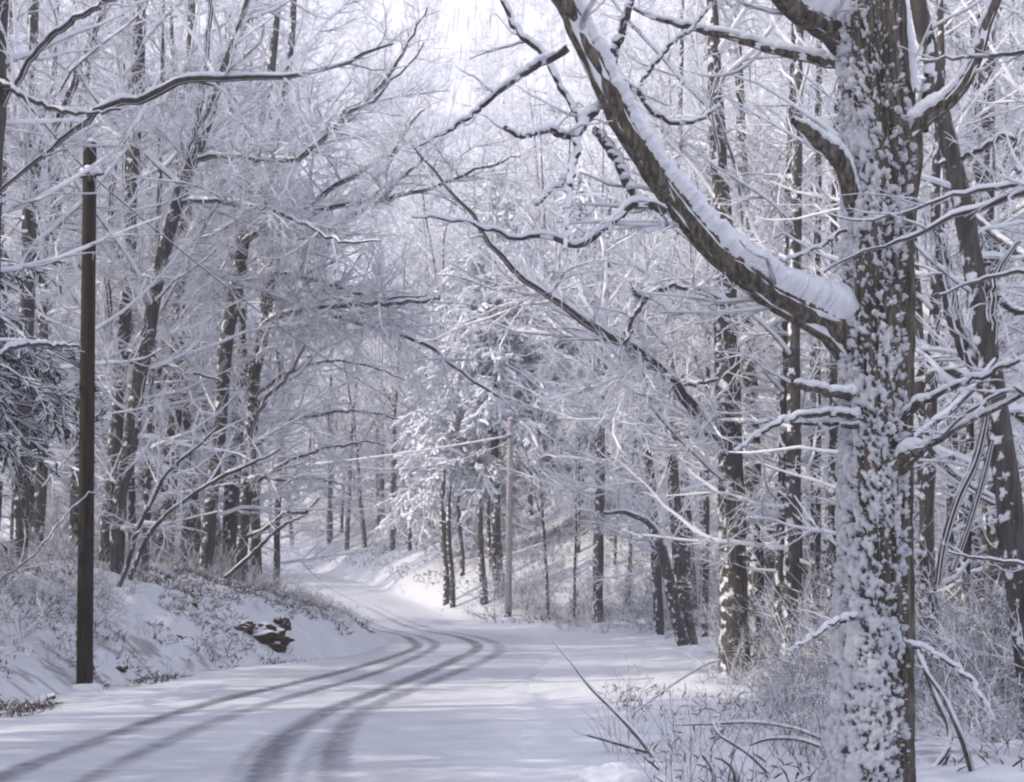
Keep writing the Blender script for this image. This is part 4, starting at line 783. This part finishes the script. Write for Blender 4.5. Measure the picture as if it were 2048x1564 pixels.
many(TG, 56, lambda: (U(3.2, 15), U(13, 34)), lambda x, y: PX0+F_*x/y > 1500 and inview(x, y) and dist(x, y) > 6.4 and not (abs(PX0+F_*x/y-1745) < 130 and y < 12), 'tall snowy bush in the thicket right of the verge', 'tall bushes in the right-hand thicket', 'bush', .75)
many(SH, 54, lambda: (U(2.4, 9), U(12, 24)), lambda x, y: PX0+F_*x/y > 1440 and inview(x, y), 'low snowy shrub around the foot of the crusted tree', 'low shrubs around the crusted tree', 'shrub', .6)
many(WD, 34, lambda: (U(0.7, 5), U(10.5, 19)), lambda x, y: PX0+F_*x/y > 1130+ (y-10.5)*14 and PX0+F_*x/y < 1680, 'clump of dry brown weed stalks standing in the snow of the near verge', 'weed clumps on the near verge', 'weeds', .75)
many(WD, 120, lambda: (U(-12, -4.5), U(21, 36)), lambda x, y: -9 < dist(x, y) < -3.4 and inview(x, y), 'small clump of weed stalks poking through the snow of the left bank', 'weed clumps on the left bank', 'weeds', .55)
many(SH, 26, lambda: (U(-18, 3), U(58, 104)), lambda x, y: 4.2 < dist(x, y) < 11 and inview(x, y), 'low snowy shrub on the slope beside the far road', 'low shrubs beside the far road', 'shrub', .8)
many(WD, 90, lambda: (U(-18, 4), U(58, 104)), lambda x, y: 3.2 < dist(x, y) < 11 and inview(x, y), 'small clump of weed stalks on the slope beside the far road', 'weed clumps beside the far road', 'weeds', .8)
many(TG, 24, lambda: (U(-24, -6), U(36, 70)), lambda x, y: -14 < dist(x, y) < -6 and inview(x, y) and PX0+F_*x/y < 530, 'tall snowy bush under the trees of the left bank', 'tall bushes of the left-bank wood', 'bush', .85)
many(TG, 100, lambda: (U(-40, 36), U(64, 122)), lambda x, y: abs(dist(x, y)) > 7 and inview(x, y), 'white-twigged bush on the wooded hillside', 'bushes on the hillside', 'bush', 1.2)
# bent stems lying and leaning over the near verge
dead_branch([(1345, 1570, 13), (1290, 1490, 12), (1235, 1428, 9), (1182, 1376, 7), (1140, 1322, 4), (1105, 1282, 3)], 12.6, 13.4, 'long dark stem leaning left out of the near verge', 81, .12, None, 'dead stem')
dead_branch([(1300, 1505, 10), (1240, 1488, 8), (1175, 1470, 6)], 13.0, 13.2, 'short dark stick lying on the snow of the near verge', 82, .1, None, 'dead stem')
dead_branch([(1660, 1500, 9), (1600, 1480, 8), (1540, 1478, 7), (1500, 1490, 4)], 11.3, 11.8, 'arching snow-topped stem beside the foot of the crusted tree', 83, .2, None, 'dead stem')
dead_branch([(1650, 1480, 7), (1580, 1455, 7), (1500, 1445, 6), (1420, 1448, 5), (1350, 1450, 3)], 12.0, 12.8, 'long low bramble arching left above the near verge', 84, .25, None, 'dead stem')
dead_branch([(1430, 1590, 12), (1425, 1540, 10), (1405, 1510, 7)], 11.0, 11.1, 'short crooked dark stub rising at the bottom edge', 85, .1, None, 'dead stem')
dead_branch([(1475, 1600, 14), (1470, 1545, 12), (1450, 1522, 8), (1430, 1515, 5)], 10.8, 10.9, 'hooked dark stub beside the crooked one at the bottom edge', 86, .1, None, 'dead stem')
dead_branch([(1560, 1570, 10), (1500, 1510, 9), (1440, 1470, 7), (1425, 1440, 4)], 11.4, 11.8, 'thin dark stem bending left between the weeds', 87, .2, None, 'dead stem')
dead_branch([(1270, 1425, 3), (1330, 1380, 4), (1400, 1335, 4), (1440, 1320, 3)], 15, 16, 'thin straight twig slanting up over the verge snow', 88, .15, None, 'dead stem')
dead_branch([(-30, 1375, 16), (20, 1402, 16), (60, 1408, 15), (110, 1392, 12)], 19.4, 19.8, 'fallen dark branch at the road edge in the lower left corner', 89, .15, None, 'dead branch')
# earth-dark rock outcrop in the left bank
def rock(cx, cy, Y, w, h, d, label, seed, mat=None):
    c = P(cx, cy, Y); m, n = 40, 60; th = np.linspace(0, np.pi, m); ph = np.linspace(0, 2*np.pi, n, endpoint=False)
    TH, PH = np.meshgrid(th, ph, indexing='ij'); x, y, z = np.sin(TH)*np.cos(PH), np.sin(TH)*np.sin(PH), np.cos(TH)
    q = 1+1.1*fbm(x*1.6+seed, y*1.6, z*1.6, 4, seed)+0.5*np.abs(fbm(x*4, y*4+seed, z*4, 4, seed+1))
    V = np.stack([x*w*q, y*d*q, z*h*q], -1).reshape(-1, 3); i = np.arange(m*n).reshape(m, n)
    Q = np.stack([i[:-1], i[1:], np.roll(i, -1, 1)[1:], np.roll(i, -1, 1)[:-1]], -1).reshape(-1, 4)
    o = link_mesh('rock', V, Q, M_ROCK, None, True, c); return tag(o, label, 'rock')
def on_bank(px, py):
    for Y in np.arange(20, 60, .1):
        p = P(px, py, Y)
        if p[2] < gz(p[0], p[1]): return Y
    return 35
for (px, py, w, h, d, lab, sd_) in [(520, 1280, .62, .32, .5, 'largest dark brown rock face breaking out of the snowy left bank', 5),
                                   (470, 1262, .40, .22, .4, 'low dark rock left of the largest rock face in the bank', 6),
                                   (560, 1268, .24, .34, .35, 'narrow dark rock leaning against the right of the largest rock face', 7),
                                   (383, 1212, .13, .09, .12, 'small dark stone higher up the left bank', 8), (350, 1272, .13, .06, .1, 'flat dark stone low on the left bank', 9),
                                   (236, 1338, .16, .07, .12, 'flat stone at the road edge right of the dark pole', 10)]:
    rock(px, py, on_bank(px, py)+.05+.38*(w > .2), w, h, d, lab, sd_)
# leaves and grass blades showing through the snow
def litter():
    rng = np.random.default_rng(91); N = 34000
    x = np.r_[rng.uniform(-13, -3.5, N), rng.uniform(.6, 9, N//14), rng.uniform(-18, 6, N//2)]; y = np.r_[rng.uniform(17, 42, N), rng.uniform(10, 22, N//14), rng.uniform(55, 105, N//2)]
    d, _, _ = road_coord(x, y); n = fbm(x*.9, y*.9, s=77)
    k = (((d < -3.3 + 1.0*((y > 29) & (y < 45))) | (d > 3.9)) & (n > -.02)); x, y = x[k], y[k]; z = ground(x, y); M = len(x)
    dirv = rng.normal(size=(M, 3)); dirv[:, 2] = np.abs(dirv[:, 2])*.9+.15; dirv /= np.linalg.norm(dirv, axis=1, keepdims=True)
    L = rng.uniform(.04, .2, M)[:, None]*np.where(y > 50, 1.8, 1.0)[:, None]; A = np.stack([x, y, z-.01], 1); Pp = np.stack([A, A+dirv*L*.5, A+dirv*L+np.c_[rng.normal(size=(M, 2))*.02, -np.abs(rng.normal(size=M))*.02]], 1)
    Rr = np.stack([np.full(M, .004), rng.uniform(.004, .012, M)*np.where(y > 50, 2.2, 1.0), np.full(M, .002)], 1)
    o = Pool().add(Pp, Rr, 4).build('dead_grass', M_LITTER); tag(o, 'dead leaves and grass tips poking through the snow', 'grass', None, 'stuff')
litter()
# snow hummock at the bottom edge
rk = rock(1235, 1575, 11.0, .30, .16, .3, 'rounded snow mound at the bottom edge of the near verge', 21); rk.name = 'snow_mound'; rk['category'] = 'snow mound'; rk.data.materials[0] = M_SNOW

# cold air: far things fade
def haze():
    x0, x1, y0, y1, z0, z1 = -445, 445, -66, 675, -9, 330
    V = [(x, y, z) for z in (z0, z1) for y in (y0, y1) for x in (x0, x1)]
    Q = [(0, 2, 3, 1), (4, 5, 7, 6), (0, 1, 5, 4), (2, 6, 7, 3), (0, 4, 6, 2), (1, 3, 7, 5)]
    m = bpy.data.materials.new('haze'); m.use_nodes = True; t = m.node_tree; t.nodes.clear()
    o = t.nodes.new('ShaderNodeOutputMaterial'); v = t.nodes.new('ShaderNodeVolumePrincipled')
    v.inputs['Color'].default_value = (0.86, 0.88, 0.95, 1); v.inputs['Density'].default_value = HAZE; v.inputs['Anisotropy'].default_value = 0.3
    t.links.new(v.outputs['Volume'], o.inputs['Volume'])
    tag(link_mesh('haze', V, Q, m), kind='stuff')
HAZE = 0.0014
haze()
